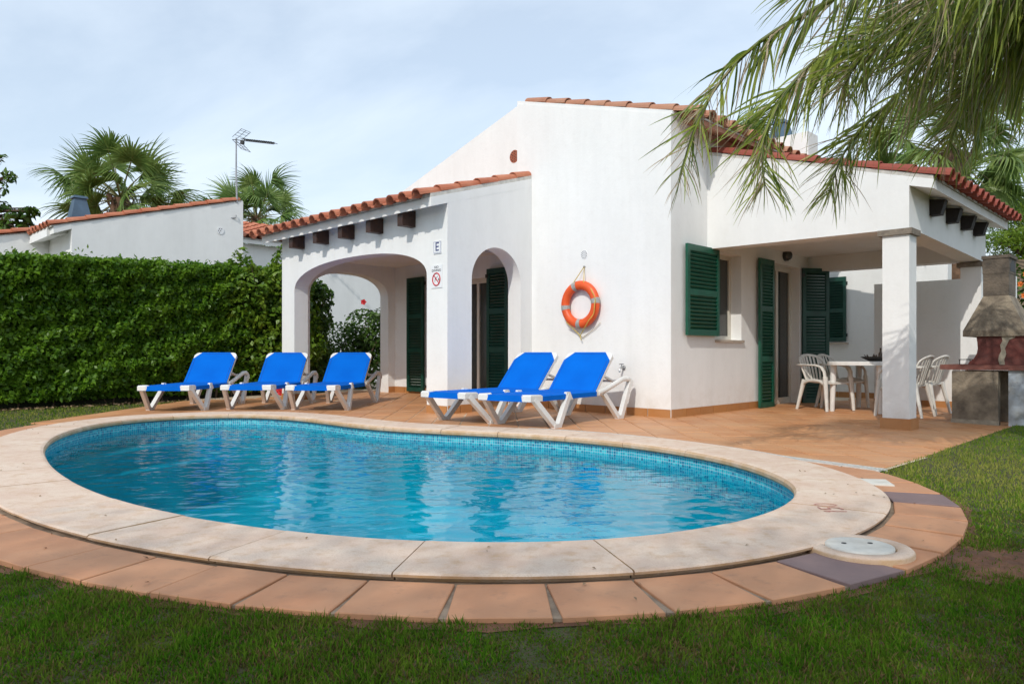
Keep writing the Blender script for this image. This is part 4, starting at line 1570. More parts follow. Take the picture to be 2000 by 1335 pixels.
torus_part(0, 2 * math.pi, RM_, rt, 56).build('ring', M['orange'], lb)
for ad in (108, 8, 188, 268):
    torus_part(R(ad - 7), R(ad + 7), RM_, rt + 0.003, 5).build('band', M['tape'], lb)
top = P(1.38, -0.02, 2.01)
MB().tube([lpt(R(112), 0.30, 0.04), top, lpt(R(72), 0.31, 0.04)], 0.0065, 6).build('hanging_rope', M['rope'], lb)
pts = [lpt(R(40 - 6 * k), 0.315, 0.07 + 0.01 * math.sin(k)) for k in range(16)] + [P(1.43, -0.05, 1.045)]
MB().tube(pts, 0.0065, 6).build('grab_rope', M['rope'], lb)
MB().tube([lpt(R(228), 0.32, 0.05), P(1.50, -0.04, 1.10), P(1.43, -0.05, 1.045), P(1.41, -0.05, 0.985)], 0.0065, 6).build('grab_rope', M['rope'], lb)
MB().tube([P(1.50, -0.02, 1.10), P(1.41, -0.02, 1.02), P(1.2, -0.02, 1.14), P(1.10, -0.02, 1.22)], 0.004, 6).build('grab_rope', M['rope_pale'], lb)
MB().tube([top + HV * 0.02, top - HV * 0.02], 0.008, 8).build('hook', M['steel'], lb)

# garden tap
tp = tag(empty('garden_tap', P(0.72, 0, 0.61)), 'small metal garden tap on the white wall to the right of the loungers', 'tap')
MB().tube([P(0.72, 0.0, 0.61), P(0.72, -0.012, 0.61)], 0.028, 12).build('wall_plate', M['steel'], tp)
MB().tube([P(0.72, -0.012, 0.61), P(0.72, -0.075, 0.61), P(0.72, -0.095, 0.595), P(0.72, -0.10, 0.55)], [0.013, 0.013, 0.013, 0.011], 10).build('spout', M['steel'], tp)
MB().tube([P(0.72, -0.055, 0.62), P(0.72, -0.055, 0.655)], 0.007, 8).bar(P(0.755, -0.055, 0.66), P(0.685, -0.055, 0.66), 0.012, 0.01).build('handle', M['steel'], tp)

# courtyard wall with the closed shutter, and the low garden wall behind the dining porch
cy = tag(empty('courtyard_wall', P(0, 6.4, 0)), 'white courtyard wall with a closed green shutter behind the dining porch', 'wall')
MB().prism([(1.3, BOT), (-1.55, BOT), (-1.55, 2.52), (1.3, 2.52)], lambda a, c, d: P(a, d, c), 6.3, 6.55).build('wall_body', M['white'], cy)
shutter(P(0.135, 6.262), HU, 0.36, 1.03, 2.25, (1.62,), M['green_shaded'], None, 0.05, owner=cy)
MB().ubox(0.10, 0.52, 6.20, 6.299, 0.975, 1.01).build('sill', M['sill'], cy)
gw = tag(empty('garden_wall', P(-2, 5, 0)), 'low plain rendered wall in shade behind the dining porch', 'wall')
MB().ubox(-2.75, -0.80, 4.93, 5.13, BOT, 1.95).build('wall_body', M['white'], gw)
for k in range(5):
    a0 = -0.80 - 0.36 * k
    MB().ubox(a0 - 0.352, a0, 4.914, 4.928, -0.08, 0.055).build('skirting_tile', M['skirt'], gw)
for k in range(5):
    a0 = 1.0 - 0.36 * k
    MB().ubox(a0 - 0.352, a0, 6.284, 6.298, -0.08, 0.075).build('skirting_tile', M['skirt'], cy)

# ---------------------------------------------------------------- sun loungers
def make_lounger():
    root = empty('sun_lounger')
    fr = MB()
    for s in (-1, 1):
        fr.bar((s * 0.325, -0.385, 0.322), (s * 0.325, 1.17, 0.325), 0.042, 0.040)
    for y in (-0.37, 0.32, 1.0):
        fr.bar((-0.31, y, 0.315), (0.31, y, 0.315), 0.04, 0.035)
    fr.bar((-0.34, 1.58, 0.46), (0.34, 1.58, 0.46), 0.03, 0.03)
    child('frame', fr.mesh('frame', M['plastic']), root)
    for s in (-1, 1):
        lg = MB()
        lg.bar((s * 0.335, -0.345, 0.325), (s * 0.392, -0.035, 0.022), 0.050, 0.060, (0, 1, 0.6))
        lg.bar((s * 0.335, 0.335, 0.345), (s * 0.392, 0.045, 0.022), 0.056, 0.062, (0, 1, -0.6))
        lg.box(min(s * 0.365, s * 0.42), max(s * 0.365, s * 0.42), -0.062, 0.078, 0.0, 0.042)
        child('leg', lg.mesh('leg', M['plastic']), root)
        lg = MB()
        lg.bar((s * 0.335, 1.125, 0.325), (s * 0.392, 1.385, 0.022), 0.05, 0.062, (0, 1, 0.6))
        lg.bar((s * 0.345, 1.80, 0.455), (s * 0.392, 1.465, 0.022), 0.056, 0.068, (0, 1, -0.4))
        lg.box(min(s * 0.365, s * 0.42), max(s * 0.365, s * 0.42), 1.358, 1.498, 0.0, 0.042)
        child('leg', lg.mesh('leg', M['plastic']), root)
        ar = MB()
        ar.tube([(s * 0.338, 1.0, 0.335), (s * 0.342, 1.15, 0.362), (s * 0.345, 1.40, 0.43), (s * 0.347, 1.60, 0.487), (s * 0.347, 1.74, 0.487), (s * 0.347, 1.82, 0.445), (s * 0.35, 1.83, 0.39)],
                [0.034, 0.034, 0.034, 0.034, 0.036, 0.036, 0.034], 10, squash=(0.85, 1.0))
        child('armrest', ar.mesh('armrest', M['plastic']), root)
    # seat sling: wraps over the side rails, sags a little
    vs, fs = [], []
    xs = [-0.352, -0.352, -0.335, -0.2, 0.0, 0.2, 0.335, 0.352, 0.352]
    ys = [-0.412, -0.2, 0.0, 0.2, 0.4, 0.6, 0.8, 0.95]
    for j, y in enumerate(ys):
        for i, x in enumerate(xs):
            sag = 0.016 * (1 - (x / 0.352) ** 2) * math.sin(math.pi * (y + 0.375) / 1.33)
            z = 0.298 if i in (0, 8) else (0.350 if i in (1, 7) else 0.362)
            vs.append((x, y, z - (sag if 1 < i < 7 else 0)))
    n = len(xs)
    for j in range(len(ys) - 1):
        for i in range(n - 1):
            fs.append((j * n + i, j * n + i + 1, (j + 1) * n + i + 1, (j + 1) * n + i))
    # front drop
    b0 = len(vs)
    for i, x in enumerate(xs):
        vs.append((x, -0.4185, 0.296))
    for i in range(n - 1):
        fs.append((i, i + 1, b0 + i + 1, b0 + i))
    seat_o = child('seat_sling', MB().add(vs, fs, False).mesh('seat_sling', M['fabric']), root)
    hm = MB()
    for y in (-0.385, 0.93):
        hm.bar((-0.33, y, 0.3625), (0.33, y, 0.3625), 0.006, 0.003)
    child('hem', hm.mesh('hem', M['hem']), seat_o)
    # backrest: chamfered sling over a frame
    piv, topy, topz = Vector((0, 0.94, 0.335)), 1.395, 0.815
    d = Vector((0, topy - 0.94, topz - 0.335)); L = d.length; d.normalize()
    nn = Vector((0, -d.z, d.y))
    w, ch_ = 0.335, 0.135
    out = [(-w, 0.0), (w, 0.0), (w, L - ch_), (w - ch_ * 0.82, L), (-w + ch_ * 0.82, L), (-w, L - ch_)]
    mp_ = lambda a, c, dd: piv + Vector((a, 0, 0)) + d * c + nn * dd
    mb = MB()
    nx = 7
    vs, fs = [], []
    rows_ = [0, 0.12, 0.26, 0.40, L - ch_, L]
    for c in rows_:
        hw = w if c <= L - ch_ + 1e-6 else w - ch_ * 0.82
        for k in range(nx):
            a = -hw + 2 * hw * k / (nx - 1)
            bulge = 0.018 - 0.014 * (1 - (a / w) ** 2) * math.sin(math.pi * c / L)
            vs.append(mp_(a, c, bulge))
    for r in range(len(rows_) - 1):
        for k in range(nx - 1):
            fs.append((r * nx + k, r * nx + k + 1, (r + 1) * nx + k + 1, (r + 1) * nx + k))
    m0 = len(vs)
    loop = [r * nx for r in range(len(rows_))] + [(len(rows_) - 1) * nx + k for k in range(1, nx)] + [r * nx + nx - 1 for r in reversed(range(len(rows_) - 1))]
    for i in loop:
        vs.append(Vector(vs[i]) - nn * 0.048)
    for q_ in range(len(loop) - 1):
        fs.append((loop[q_], loop[q_ + 1], m0 + q_ + 1, m0 + q_))
    back_o = child('back_sling', MB().add(vs, fs).mesh('back_sling', M['fabric']), root)
    hm = MB()
    hm.bar(mp_(-w + ch_ * 0.82, L - 0.028, 0.0185), mp_(w - ch_ * 0.82, L - 0.028, 0.0185), 0.006, 0.003, tuple(nn))
    for s in (-1, 1):
        hm.bar(mp_(s * (w - 0.030), 0.03, 0.019), mp_(s * (w - 0.030), L - ch_ - 0.01, 0.019), 0.005, 0.003, tuple(nn))
    child('hem', hm.mesh('hem', M['hem']), back_o)
    bf = MB()
    for s in (-1, 1):
        bf.bar(mp_(s * 0.315, 0.02, -0.012), mp_(s * 0.315, L - 0.06, -0.012), 0.045, 0.035, tuple(nn))
    bf.bar(mp_(-0.27, L - 0.03, -0.012), mp_(0.27, L - 0.03, -0.012), 0.035, 0.045, tuple(nn))
    bf.bar(mp_(0.20, 0.36, -0.03), (0.24, 1.57, 0.45), 0.03, 0.025)
    bf.bar(mp_(-0.20, 0.36, -0.03), (-0.24, 1.57, 0.45), 0.03, 0.025)
    child('back_frame', bf.mesh('back_frame', M['plastic']), root)
    for s in (-1, 1):
        cp = MB()
        pts = [(s * (w + 0.002), L - ch_ - 0.015), (s * (w + 0.004), L - 0.055), (s * (w - 0.02), L - 0.015), (s * (w - 0.055), L + 0.002), (s * (w - ch_ * 0.86), L + 0.002), (s * (w - 0.06), L - 0.06)]
        cp.prism(pts, mp_, -0.034, 0.010)
        child('corner_cap', cp.mesh('corner_cap', M['plastic']), root)
        fc = MB()
        z0, z1 = 0.300, 0.370
        pl = [(s * 0.357, -0.424), (s * 0.357, -0.205), (s * 0.335, -0.205), (s * 0.21, -0.365), (s * 0.21, -0.405), (s * 0.25, -0.424)]
        pl2 = [(s * 0.352, -0.405), (s * 0.352, -0.235), (s * 0.33, -0.235), (s * 0.225, -0.36), (s * 0.225, -0.39), (s * 0.26, -0.405)]
        vv = [(x, y, z0) for x, y in pl] + [(x, y, z1 - 0.014) for x, y in pl] + [(x, y, z1) for x, y in pl2]
        ff = [tuple(range(6)), tuple(12 + i for i in range(6))]
        for i in range(6):
            j = (i + 1) % 6
            ff += [(i, j, 6 + j, 6 + i), (6 + i, 6 + j, 12 + j, 12 + i)]
        fc.add(vv, ff)
        child('corner_cap', fc.mesh('corner_cap', M['plastic']), root)
        jc = MB().hexa([(s * 0.36, 0.255, 0.29), (s * 0.31, 0.255, 0.29), (s * 0.31, 0.40, 0.29), (s * 0.36, 0.40, 0.29),
                        (s * 0.358, 0.275, 0.378), (s * 0.325, 0.275, 0.378), (s * 0.325, 0.345, 0.378), (s * 0.358, 0.345, 0.378)])
        child('rail_joint', jc.mesh('rail_joint', M['plastic']), root)
    return root


LG = 'blue sun loungers set out beside the pool'
lounger = make_lounger()
spots = [((0.166, 8.175), (0.60, 0.80), 'blue sun lounger nearest the tap, in front of the lifebuoy wall'),
         ((-0.53, 8.69), (0.635, 0.772), 'blue sun lounger in front of the small arch, beside the porch pier'),
         ((-2.75, 10.50), (0.10, 0.995), 'blue sun lounger standing before the wide porch arch'),
         ((-3.716, 10.60), (0.02, 1.0), 'blue sun lounger in front of the left end pier of the porch'),
         ((-4.79, 10.42), (0.0, 1.0), 'blue sun lounger nearest the clipped hedge and the grass')]
for k, ((x, y), ax, lab) in enumerate(spots):
    o = lounger if k == 0 else copy_tree(lounger)
    o.location = (x, y, fz(x, y) - 0.010)
    o.rotation_euler = (0, 0, math.atan2(-ax[0], ax[1]))
    tag(o, lab, 'sun lounger', LG)


# ---------------------------------------------------------------- plastic garden chairs and table
def make_chair():
    root = empty('garden_chair')
    # seat
    vs, fs = [], []
    for j in range(6):
        y = -0.20 + 0.44 * j / 5
        for i in range(7):
            t = i / 6 * 2 - 1
            hw = 0.205 + 0.03 * j / 5
            z = 0.425 + 0.012 * abs(t) ** 3 - 0.018 * math.sin(math.pi * j / 5) + (0.012 if j == 4 else 0) - (0.03 if j == 5 else 0) + 0.006 * (j / 5)
            vs.append((t * hw, y, z))
    for j in range(5):
        for i in range(6):
            fs.append((j * 7 + i, j * 7 + i + 1, (j + 1) * 7 + i + 1, (j + 1) * 7 + i))
    n = len(vs)
    vs += [(x, y, z - 0.022) for x, y, z in vs]
    fs += [tuple(n + i for i in reversed(f)) for f in fs[:]]
    rim = [i for i in range(7)] + [7 * j + 6 for j in range(1, 6)] + [35 + i for i in reversed(range(6))] + [7 * j for j in reversed(range(1, 5))]
    for k in range(len(rim)):
        a, b_ = rim[k], rim[(k + 1) % len(rim)]
        fs.append((a, b_, n + b_, n + a))
    child('seat', MB().add(vs, fs).mesh('seat', M['chair']), root)
    # back: hooped shell with upright ribs
    def bp(t, h):   # t -1..1 across, h 0..1 up
        hw = 0.185 + 0.055 * math.sin(min(h, 1) * 1.6)
        y = -0.205 - 0.10 * h - 0.015 * h * h + 0.055 * t * t
        return Vector((t * hw, y, 0.425 + 0.375 * h))
    bk = MB()
    hoop = [bp(-1, h / 8 * 0.72) for h in range(9)] + [bp(-math.cos(R(180 * k / 10)) * 1.0, 0.72 + 0.28 * math.sin(R(180 * k / 10))) for k in range(1, 10)] + [bp(1, 0.72 * (8 - h) / 8) for h in range(9)]
    bk.tube(hoop, 0.021, 6, squash=(0.6, 1.1))
    child('backrest', bk.mesh('backrest', M['chair']), root)
    bo = root.children[-1]
    for t in (-0.66, -0.40, -0.14, 0.14, 0.40, 0.66):
        hmax = 0.72 + 0.28 * math.sqrt(max(0, 1 - t * t))
        mb = MB()
        pts = [bp(t, h * hmax / 5) for h in range(6)]
        mb.tube(pts, [0.021] * 6, 6, squash=(1.0, 0.35), up=(0, 1, 0))
        child('slat', mb.mesh('slat', M['chair']), bo)
    for s in (-1, 1):
        am = MB()
        pts = [(s * 0.232, -0.285, 0.655), (s * 0.258, -0.20, 0.655), (s * 0.272, -0.05, 0.655), (s * 0.272, 0.10, 0.65), (s * 0.268, 0.19, 0.625), (s * 0.262, 0.235, 0.56), (s * 0.255, 0.245, 0.47)]
        am.tube(pts, [0.022, 0.026, 0.028, 0.029, 0.030, 0.030, 0.030], 8, squash=(1.0, 0.5), up=(0, 0, 1))
        child('armrest', am.mesh('armrest', M['chair']), root)
        lf = MB().tube([(s * 0.250, 0.242, 0.49), (s * 0.252, 0.25, 0.40), (s * 0.262, 0.285, 0.0)], [0.040, 0.039, 0.026], 8, squash=(0.75, 1.0))
        child('leg', lf.mesh('leg', M['chair']), root)
        lr = MB().tube([(s * 0.20, -0.19, 0.44), (s * 0.212, -0.21, 0.34), (s * 0.245, -0.285, 0.0)], [0.040, 0.037, 0.025], 8, squash=(0.75, 1.0))
        child('leg', lr.mesh('leg', M['chair']), root)
        ap = MB().tube([(s * 0.215, -0.19, 0.39), (s * 0.228, -0.09, 0.425), (s * 0.235, 0.03, 0.432), (s * 0.24, 0.13, 0.425), (s * 0.245, 0.235, 0.37)], 0.026, 6, squash=(0.5, 1.0))
        child('side_apron', ap.mesh('side_apron', M['chair']), root)
    return root


GC = 'white plastic chairs round the dining table'
chair = make_chair()
cs_ = [((-0.80, 2.84), (-0.93, -0.36), 'white plastic armchair at the near left corner of the table, seen from its side'),
       ((-0.80, 3.50), (-1.0, -0.10), 'white plastic armchair behind the nearest chair on the shutter side of the table'),
       ((-1.92, 2.70), (1.0, 0.05), 'white plastic armchair showing just right of the porch column'),
       ((-1.92, 3.42), (1.0, 0.12), 'white plastic armchair between the column and the barbecue shelf')]
for k, ((u, v), (du, dv_), lab) in enumerate(cs_):
    o = chair if k == 0 else copy_tree(chair)
    p = P(u, v)
    a = HU * du + HV * dv_
    o.location = (p.x, p.y, fz(p.x, p.y) - 0.008)
    o.rotation_euler = (0, 0, math.atan2(-a.x, a.y))
    tag(o, lab, 'chair', GC)

tc_ = P(-1.28, 3.24)
tz = fz(tc_.x, tc_.y) - 0.008
table = tag(empty('dining_table', (tc_.x, tc_.y, tz), math.atan2(-HV.x, HV.y)), 'oval white plastic garden table half hidden behind the porch column', 'table')
mb = MB()
oval = [(0.48 * math.copysign(abs(math.cos(a)) ** 0.75, math.cos(a)), 0.74 * math.copysign(abs(math.sin(a)) ** 0.75, math.sin(a))) for a in [2 * math.pi * k / 40 for k in range(40)]]
vs = [(x, y, 0.665) for x, y in oval] + [(x, y, 0.705) for x, y in oval] + [(x * 0.975, y * 0.985, 0.718) for x, y in oval] + [(x * 0.9, y * 0.94, 0.716) for x, y in oval] + [(x * 0.96, y * 0.975, 0.665) for x, y in oval]
fs = []
for r in range(3):
    for k in range(40):
        k2 = (k + 1) % 40
        fs.append((r * 40 + k, r * 40 + k2, (r + 1) * 40 + k2, (r + 1) * 40 + k))
fs.append(tuple(120 + k for k in range(40)))
fs.append(tuple(160 + k for k in reversed(range(40))))
for k in range(40):
    fs.append((k, (k + 1) % 40, 160 + (k + 1) % 40, 160 + k))
child('table_top', MB().add(vs, fs).mesh('table_top', M['plastic']), table)
for sx in (-1, 1):
    for sy in (-1, 1):
        lg = MB().tube([(sx * 0.31, sy * 0.50, 0.69), (sx * 0.315, sy * 0.51, 0.5), (sx * 0.325, sy * 0.525, 0.0)], [0.044, 0.042, 0.032], 10)
        child('leg', lg.mesh('leg', M['plastic']), table)
# bowl on the table
bp_ = P(-1.42, 3.05)
bz = tz + 0.7195
bowl = tag(empty('bowl', (bp_.x, bp_.y, bz)), 'shallow dark bowl holding dried twigs on the white garden table', 'bowl')
mb = MB().lathe([(0.0001, 0.004), (0.06, 0.0), (0.075, 0.002), (0.14, 0.035), (0.185, 0.062), (0.178, 0.064), (0.13, 0.040), (0.06, 0.012), (0.0001, 0.010)], 28)
child('dish', mb.mesh('dish', M['bowl']), bowl)
tw = MB()
for k in range(14):
    a = random.uniform(0, 6.28); r = random.uniform(0.02, 0.12)
    p0 = Vector((r * math.cos(a), r * math.sin(a), 0.03))
    p1 = p0 + Vector((random.uniform(-.07, .07), random.uniform(-.07, .07), random.uniform(0.02, 0.08)))
    tw.tube([p0, (p0 + p1) / 2 + Vector((0, 0, 0.015)), p1], [0.006, 0.007, 0.003], 5)
child('dried_twigs', tw.mesh('dried_twigs', M['bark']), bowl)
bt = tag(empty('candle_bottle', P(-1.47, 3.14, bz)), 'slim brown bottle standing on the white table behind the bowl', 'bottle')
child('glass', MB().lathe([(0.0001, 0.0), (0.026, 0.0), (0.028, 0.01), (0.028, 0.10), (0.012, 0.14), (0.011, 0.185), (0.013, 0.188), (0.0001, 0.19)], 16).mesh('glass', M['bottle']), bt)

# ---------------------------------------------------------------- masonry barbecue
bq = tag(empty('barbecue', P(-2.95, 2.65, -0.05)), 'masonry barbecue with concrete hood and chimney, red firebox and mortar patch, by the porch', 'barbecue')
V0, V1 = 2.30, 3.06


def bprism(outline, v0, v1, name, mat):
    return MB().prism(outline, lambda a, c, d: P(a, d, c), v0, v1).build(name, mat, bq)


MB().ubox(-3.05, -2.565, V0, V0 + 0.12, -0.10, 0.585).build('base_block', M['concrete'], bq)
MB().ubox(-3.05, -2.565, V1 - 0.12, V1, -0.10, 0.585).build('base_block', M['concrete'], bq)
MB().ubox(-2.70, -2.58, V0 + 0.121, V1 - 0.121, -0.10, 0.30).build('base_block', M['concrete'], bq)
MB().ubox(-3.06, -2.555, V0 - 0.006, V0 - 0.001, -0.10, -0.005).build('mortar_foot', M['patch'], bq)
MB().ubox(-3.33, -3.15, V0 + 0.02, V0 + 0.16, -0.10, 0.60).build('rear_leg', M['blue_white'], bq)
MB().ubox(-3.33, -3.15, V1 - 0.16, V1 - 0.02, -0.10, 0.60).build('rear_leg', M['blue_white'], bq)
MB().ubox(-3.36, -2.44, V0 - 0.02, V1 + 0.02, 0.602, 0.662).build('counter_slab', M['brick_top'], bq)
cheek = [(-2.73, 0.664), (-2.755, 0.70), (-2.80, 0.74), (-2.83, 0.80), (-2.84, 0.86), (-2.835, 0.94), (-2.825, 1.005), (-3.34, 1.005), (-3.34, 0.664)]
bprism(cheek, V0 + 0.005, V0 + 0.085, 'side_cheek', M['brick_red'])
bprism(cheek, V1 - 0.085, V1 - 0.005, 'side_cheek', M['brick_red'])
MB().ubox(-3.34, -3.26, V0 + 0.086, V1 - 0.086, 0.664, 1.005).build('firebox_back', M['brick_red'], bq)
crack = [(-3.085, 1.004), (-3.095, 0.95), (-3.070, 0.90), (-3.082, 0.83), (-3.060, 0.78), (-3.052, 0.72), (-3.065, 0.667), (-3.118, 0.667), (-3.112, 0.73), (-3.132, 0.79), (-3.120, 0.86), (-3.145, 0.92), (-3.165, 0.965), (-3.215, 0.985), (-3.225, 1.004)]
MB().prism(crack, lambda a, c, d: P(a, d, c), V0 - 0.004, V0 + 0.004).build('mortar_patch', M['patch'], bq)
MB().ubox(-3.335, -3.325, V0 - 0.002, V0 + 0.004, 0.67, 1.0).build('mortar_patch', M['lime'], bq)


def frustum(u0, u1, v0, v1, z0, a0, a1, b0, b1, z1, name, mat):
    c = [P(u0, v0, z0), P(u1, v0, z0), P(u1, v1, z0), P(u0, v1, z0), P(a0, b0, z1), P(a1, b0, z1), P(a1, b1, z1), P(a0, b1, z1)]
    return MB().hexa(c).build(name, mat, bq)


frustum(-2.69, -3.33, V0 - 0.03, V1 + 0.03, 1.006, -2.69, -3.33, V0 - 0.03, V1 + 0.03, 1.075, 'hood_rim', M['concrete'])
frustum(-2.69, -3.33, V0 - 0.028, V1 + 0.028, 1.0755, -2.875, -3.135, V0 + 0.12, V1 - 0.26, 1.50, 'hood', M['concrete'])
frustum(-2.872, -3.138, V0 + 0.115, V1 - 0.255, 1.501, -2.872, -3.138, V0 + 0.115, V1 - 0.255, 1.76, 'chimney_block', M['concrete_dark'])
frustum(-2.868, -3.142, V0 + 0.11, V1 - 0.25, 1.764, -2.868, -3.142, V0 + 0.11, V1 - 0.25, 1.945, 'chimney_block', M['concrete_dark'])
frustum(-2.872, -3.138, V0 + 0.115, V1 - 0.255, 1.760, -2.872, -3.138, V0 + 0.115, V1 - 0.255, 1.764, 'mortar_joint', M['patch'])
frustum(-2.858, -3.155, V0 + 0.10, V1 - 0.24, 1.946, -2.858, -3.155, V0 + 0.10, V1 - 0.24, 1.985, 'chimney_cap', M['concrete_dark'])
MB().prism([(V0 + 0.17, 1.79), (V1 - 0.31, 1.79), (V1 - 0.31, 1.88), (V0 + 0.31, 1.93), (V0 + 0.17, 1.88)], lambda a, c, d: P(d, a, c), -3.1425, -3.1445).build('smoke_opening', M['black'], bq)
gb = MB()
for k in range(9):
    vv = V0 + 0.12 + 0.065 * k
    gb.tube([P(-2.62, vv, 0.725), P(-3.2, vv, 0.725)], 0.004, 5)
gb.tube([P(-2.62, V0 + 0.1, 0.725), P(-2.62, V1 - 0.1, 0.725)], 0.005, 5)
gb.tube([P(-2.62, V0 + 0.12, 0.725), P(-2.62, V0 + 0.12, 0.663)], 0.005, 5)
gb.tube([P(-2.62, V1 - 0.12, 0.725), P(-2.62, V1 - 0.12, 0.663)], 0.005, 5)
tag(gb.build('cooking_grate', M['iron']), 'thin iron cooking grate resting on the barbecue counter', 'grate')

# ---------------------------------------------------------------- neighbouring house
nb = tag(empty('neighbour_house', P(13, -1, 0)), 'white neighbouring house with sloping tiled roof edges behind the clipped hedge', 'house')
UN = 12.0


def nz(v): return 3.47 + 0.2755 * (v + 3.61)


MB().prism([(-3.61, BOT), (0.057, BOT), (0.057, nz(0.057)), (-3.61, nz(-3.61))], lambda a, c, d: P(d, a, c), UN, UN + 0.3).build('wall', M['white'], nb)
MB().prism([(UN + 0.3, BOT), (UN + 5, BOT), (UN + 5, nz(-3.61)), (UN + 0.3, nz(-3.61) - 0.02)], lambda a, c, d: P(a, d, c), -3.61, -3.31).build('wall', M['white'], nb)
MB().prism([(-9.0, BOT), (-3.612, BOT), (-3.612, 3.52), (-9.0, 2.28)], lambda a, c, d: P(d, a, c), 13.75, 14.05).build('wall', M['white'], nb)
MB().prism([(0.06, BOT), (6.2, BOT), (6.2, 3.62), (0.06, 3.62)], lambda a, c, d: P(d, a, c), 13.0, 13.3).build('wall', M['white'], nb)
MB().ubox(UN + 0.301, UN + 5, -0.25, 0.056, BOT, 4.25).build('wall', M['white'], nb)
MB().prism([(-3.98, nz(-3.98) - 0.16), (0.057, nz(0.057) - 0.14), (0.057, nz(0.057) + 0.0), (-3.98, nz(-3.98))], lambda a, c, d: P(d, a, c), UN + 0.31, UN + 5).build('roof_slab', M['white'], nb)
MB().prism([(-3.93, nz(-3.93) - 0.14), (-3.612, nz(-3.612) - 0.10), (-3.612, nz(-3.612)), (-3.93, nz(-3.93))], lambda a, c, d: P(d, a, c), UN, UN + 0.308).build('roof_slab', M['white'], nb)
SN = HV + Vector((0, 0, 0.2755))
rn = MB().prism([(-3.97, nz(-3.97) + 0.004), (0.05, nz(0.05) + 0.004), (0.05, nz(0.05) + 0.03), (-3.97, nz(-3.97) + 0.03)], lambda a, c, d: P(d, a, c), UN + 0.02, UN + 4.98).build('roof', M['lime'], nb)
tiled_roof(rn, P(UN + 4.9, -4.02, nz(-4.02)), -HU, SN, 18, 0.285, 11, M['roof'], lambda c, r, pan: (c == 17 and not pan) or (r == 0 and c > 8 and not pan))
# lower left wing verge
SN2 = HV + Vector((0, 0, 0.23))
rn2 = MB().prism([(-9.0, 2.284), (-3.62, 3.522), (-3.62, 3.545), (-9.0, 2.31)], lambda a, c, d: P(d, a, c), 13.76, 17).build('roof', M['lime'], nb)
tiled_roof(rn2, P(16.9, -9.0, 2.285), -HU, SN2, 12, 0.285, 15, M['roof'], lambda c, r, pan: c == 11 and not pan and r > 5)
# right wing: roof that falls towards the hedge
SN3 = HU + Vector((0, 0, 0.29))
MB().prism([(12.78, 3.60), (16, 4.53), (16, 4.63), (12.78, 3.70)], lambda a, c, d: P(a, d, c), 0.37, 6.2).build('roof_slab', M['white'], nb)
rn3 = MB().prism([(12.76, 3.705), (16, 4.634), (16, 4.66), (12.76, 3.73)], lambda a, c, d: P(a, d, c), 0.38, 6.19).build('roof', M['lime'], nb)
tiled_roof(rn3, P(12.70, 0.52, 3.69), HV, SN3, 20, 0.285, 9, M['roof'], lambda c, r, pan: c < 9)
chn = MB()
cn = P(13.6, -3.05, 0)
for (h0, z0, h1, z1) in ((0.20, 3.55, 0.20, 3.86), (0.20, 3.865, 0.115, 4.30), (0.15, 4.305, 0.13, 4.36)):
    chn.hexa([cn + HU * (sx * h0) + HV * (sy * h0) + ZUP * z0 for sx, sy in ((-1, -1), (1, -1), (1, 1), (-1, 1))] +
             [cn + HU * (sx * h1) + HV * (sy * h1) + ZUP * z1 for sx, sy in ((-1, -1), (1, -1), (1, 1), (-1, 1))])
chn.build('cowl', M['cowl'], nb)
v_o = disc(P(UN - 0.004, -0.50, 3.70), HV, ZUP, -HU, 0.085, M['sign'], 'vent', nb, 0.008, 20)
mb = MB()
for k in range(5):
    x, y = (0, 0) if k == 0 else (0.05 * math.cos(R(60 * k)), 0.05 * math.sin(R(60 * k)))
    c = P(UN - 0.0145, -0.50, 3.70) + HV * x + ZUP * y
    mb.add([c + (HV * math.cos(R(60 * q_)) + ZUP * math.sin(R(60 * q_))) * 0.013 for q_ in range(6)], [tuple(range(6))])
mb.build('vent_holes', M['black'], v_o)

# television aerial on the neighbour's roof
ap_ = P(UN - 0.03, -0.13, 0)
ae = tag(empty('tv_aerial', (ap_.x, ap_.y, 4.2)), 'television aerial on a thin mast at the top corner of the neighbouring house', 'aerial')
MB().tube([(ap_.x, ap_.y + 0.05, 4.42), (ap_.x, ap_.y, 5.1), (ap_.x, ap_.y, 5.97)], [0.024, 0.022, 0.018], 8).build('mast', M['grey_metal'], ae)
br_ = MB()
br_.tube([(ap_.x, ap_.y, 4.12), (ap_.x + 0.0, ap_.y - 0.02, 4.05), (ap_.x - 0.28, ap_.y - 0.1, 4.02)], 0.014, 6)
br_.bar((ap_.x - 0.30, ap_.y - 0.08, 4.06), (ap_.x - 0.30, ap_.y - 0.08, 4.16), 0.06, 0.06)
br_.build('wall_bracket', M['grey_metal'], ae)
mb = MB()
h0 = Vector((ap_.x - 0.08, ap_.y, 5.93)); h1 = Vector((ap_.x + 1.02, ap_.y - 0.35, 5.72))
mb.bar(h0, h1, 0.016, 0.016)
for k in range(14):
    c = h0.lerp(h1, 0.28 + 0.72 * k / 13)
    mb.tube([c + Vector((-0.05, -0.10, 0.03)), c + Vector((0.05, 0.10, 0.03))], 0.007, 5)
    mb.tube([c + Vector((0, 0, 0)), c + Vector((0, 0, 0.05))], 0.012, 5)
mb.build('boom', M['iron'], ae)
mb = MB()
for sgn in (1, -1):
    base_ = h0.lerp(h1, 0.10)
    tip = base_ + Vector((0.20, 0.05, 0.24 * sgn))
    for dd in (-0.14, 0, 0.14):
        mb.tube([base_ + Vector((dd * 0.4, dd, 0.03 * sgn)), tip + Vector((dd * 0.4, dd, 0))], 0.006, 5)
    for q_ in (0.35, 0.6, 0.85, 1.0):
        c = base_.lerp(tip, q_)
        mb.tube([c + Vector((-0.06, -0.15, 0)), c + Vector((0.06, 0.15, 0))], 0.005, 5)
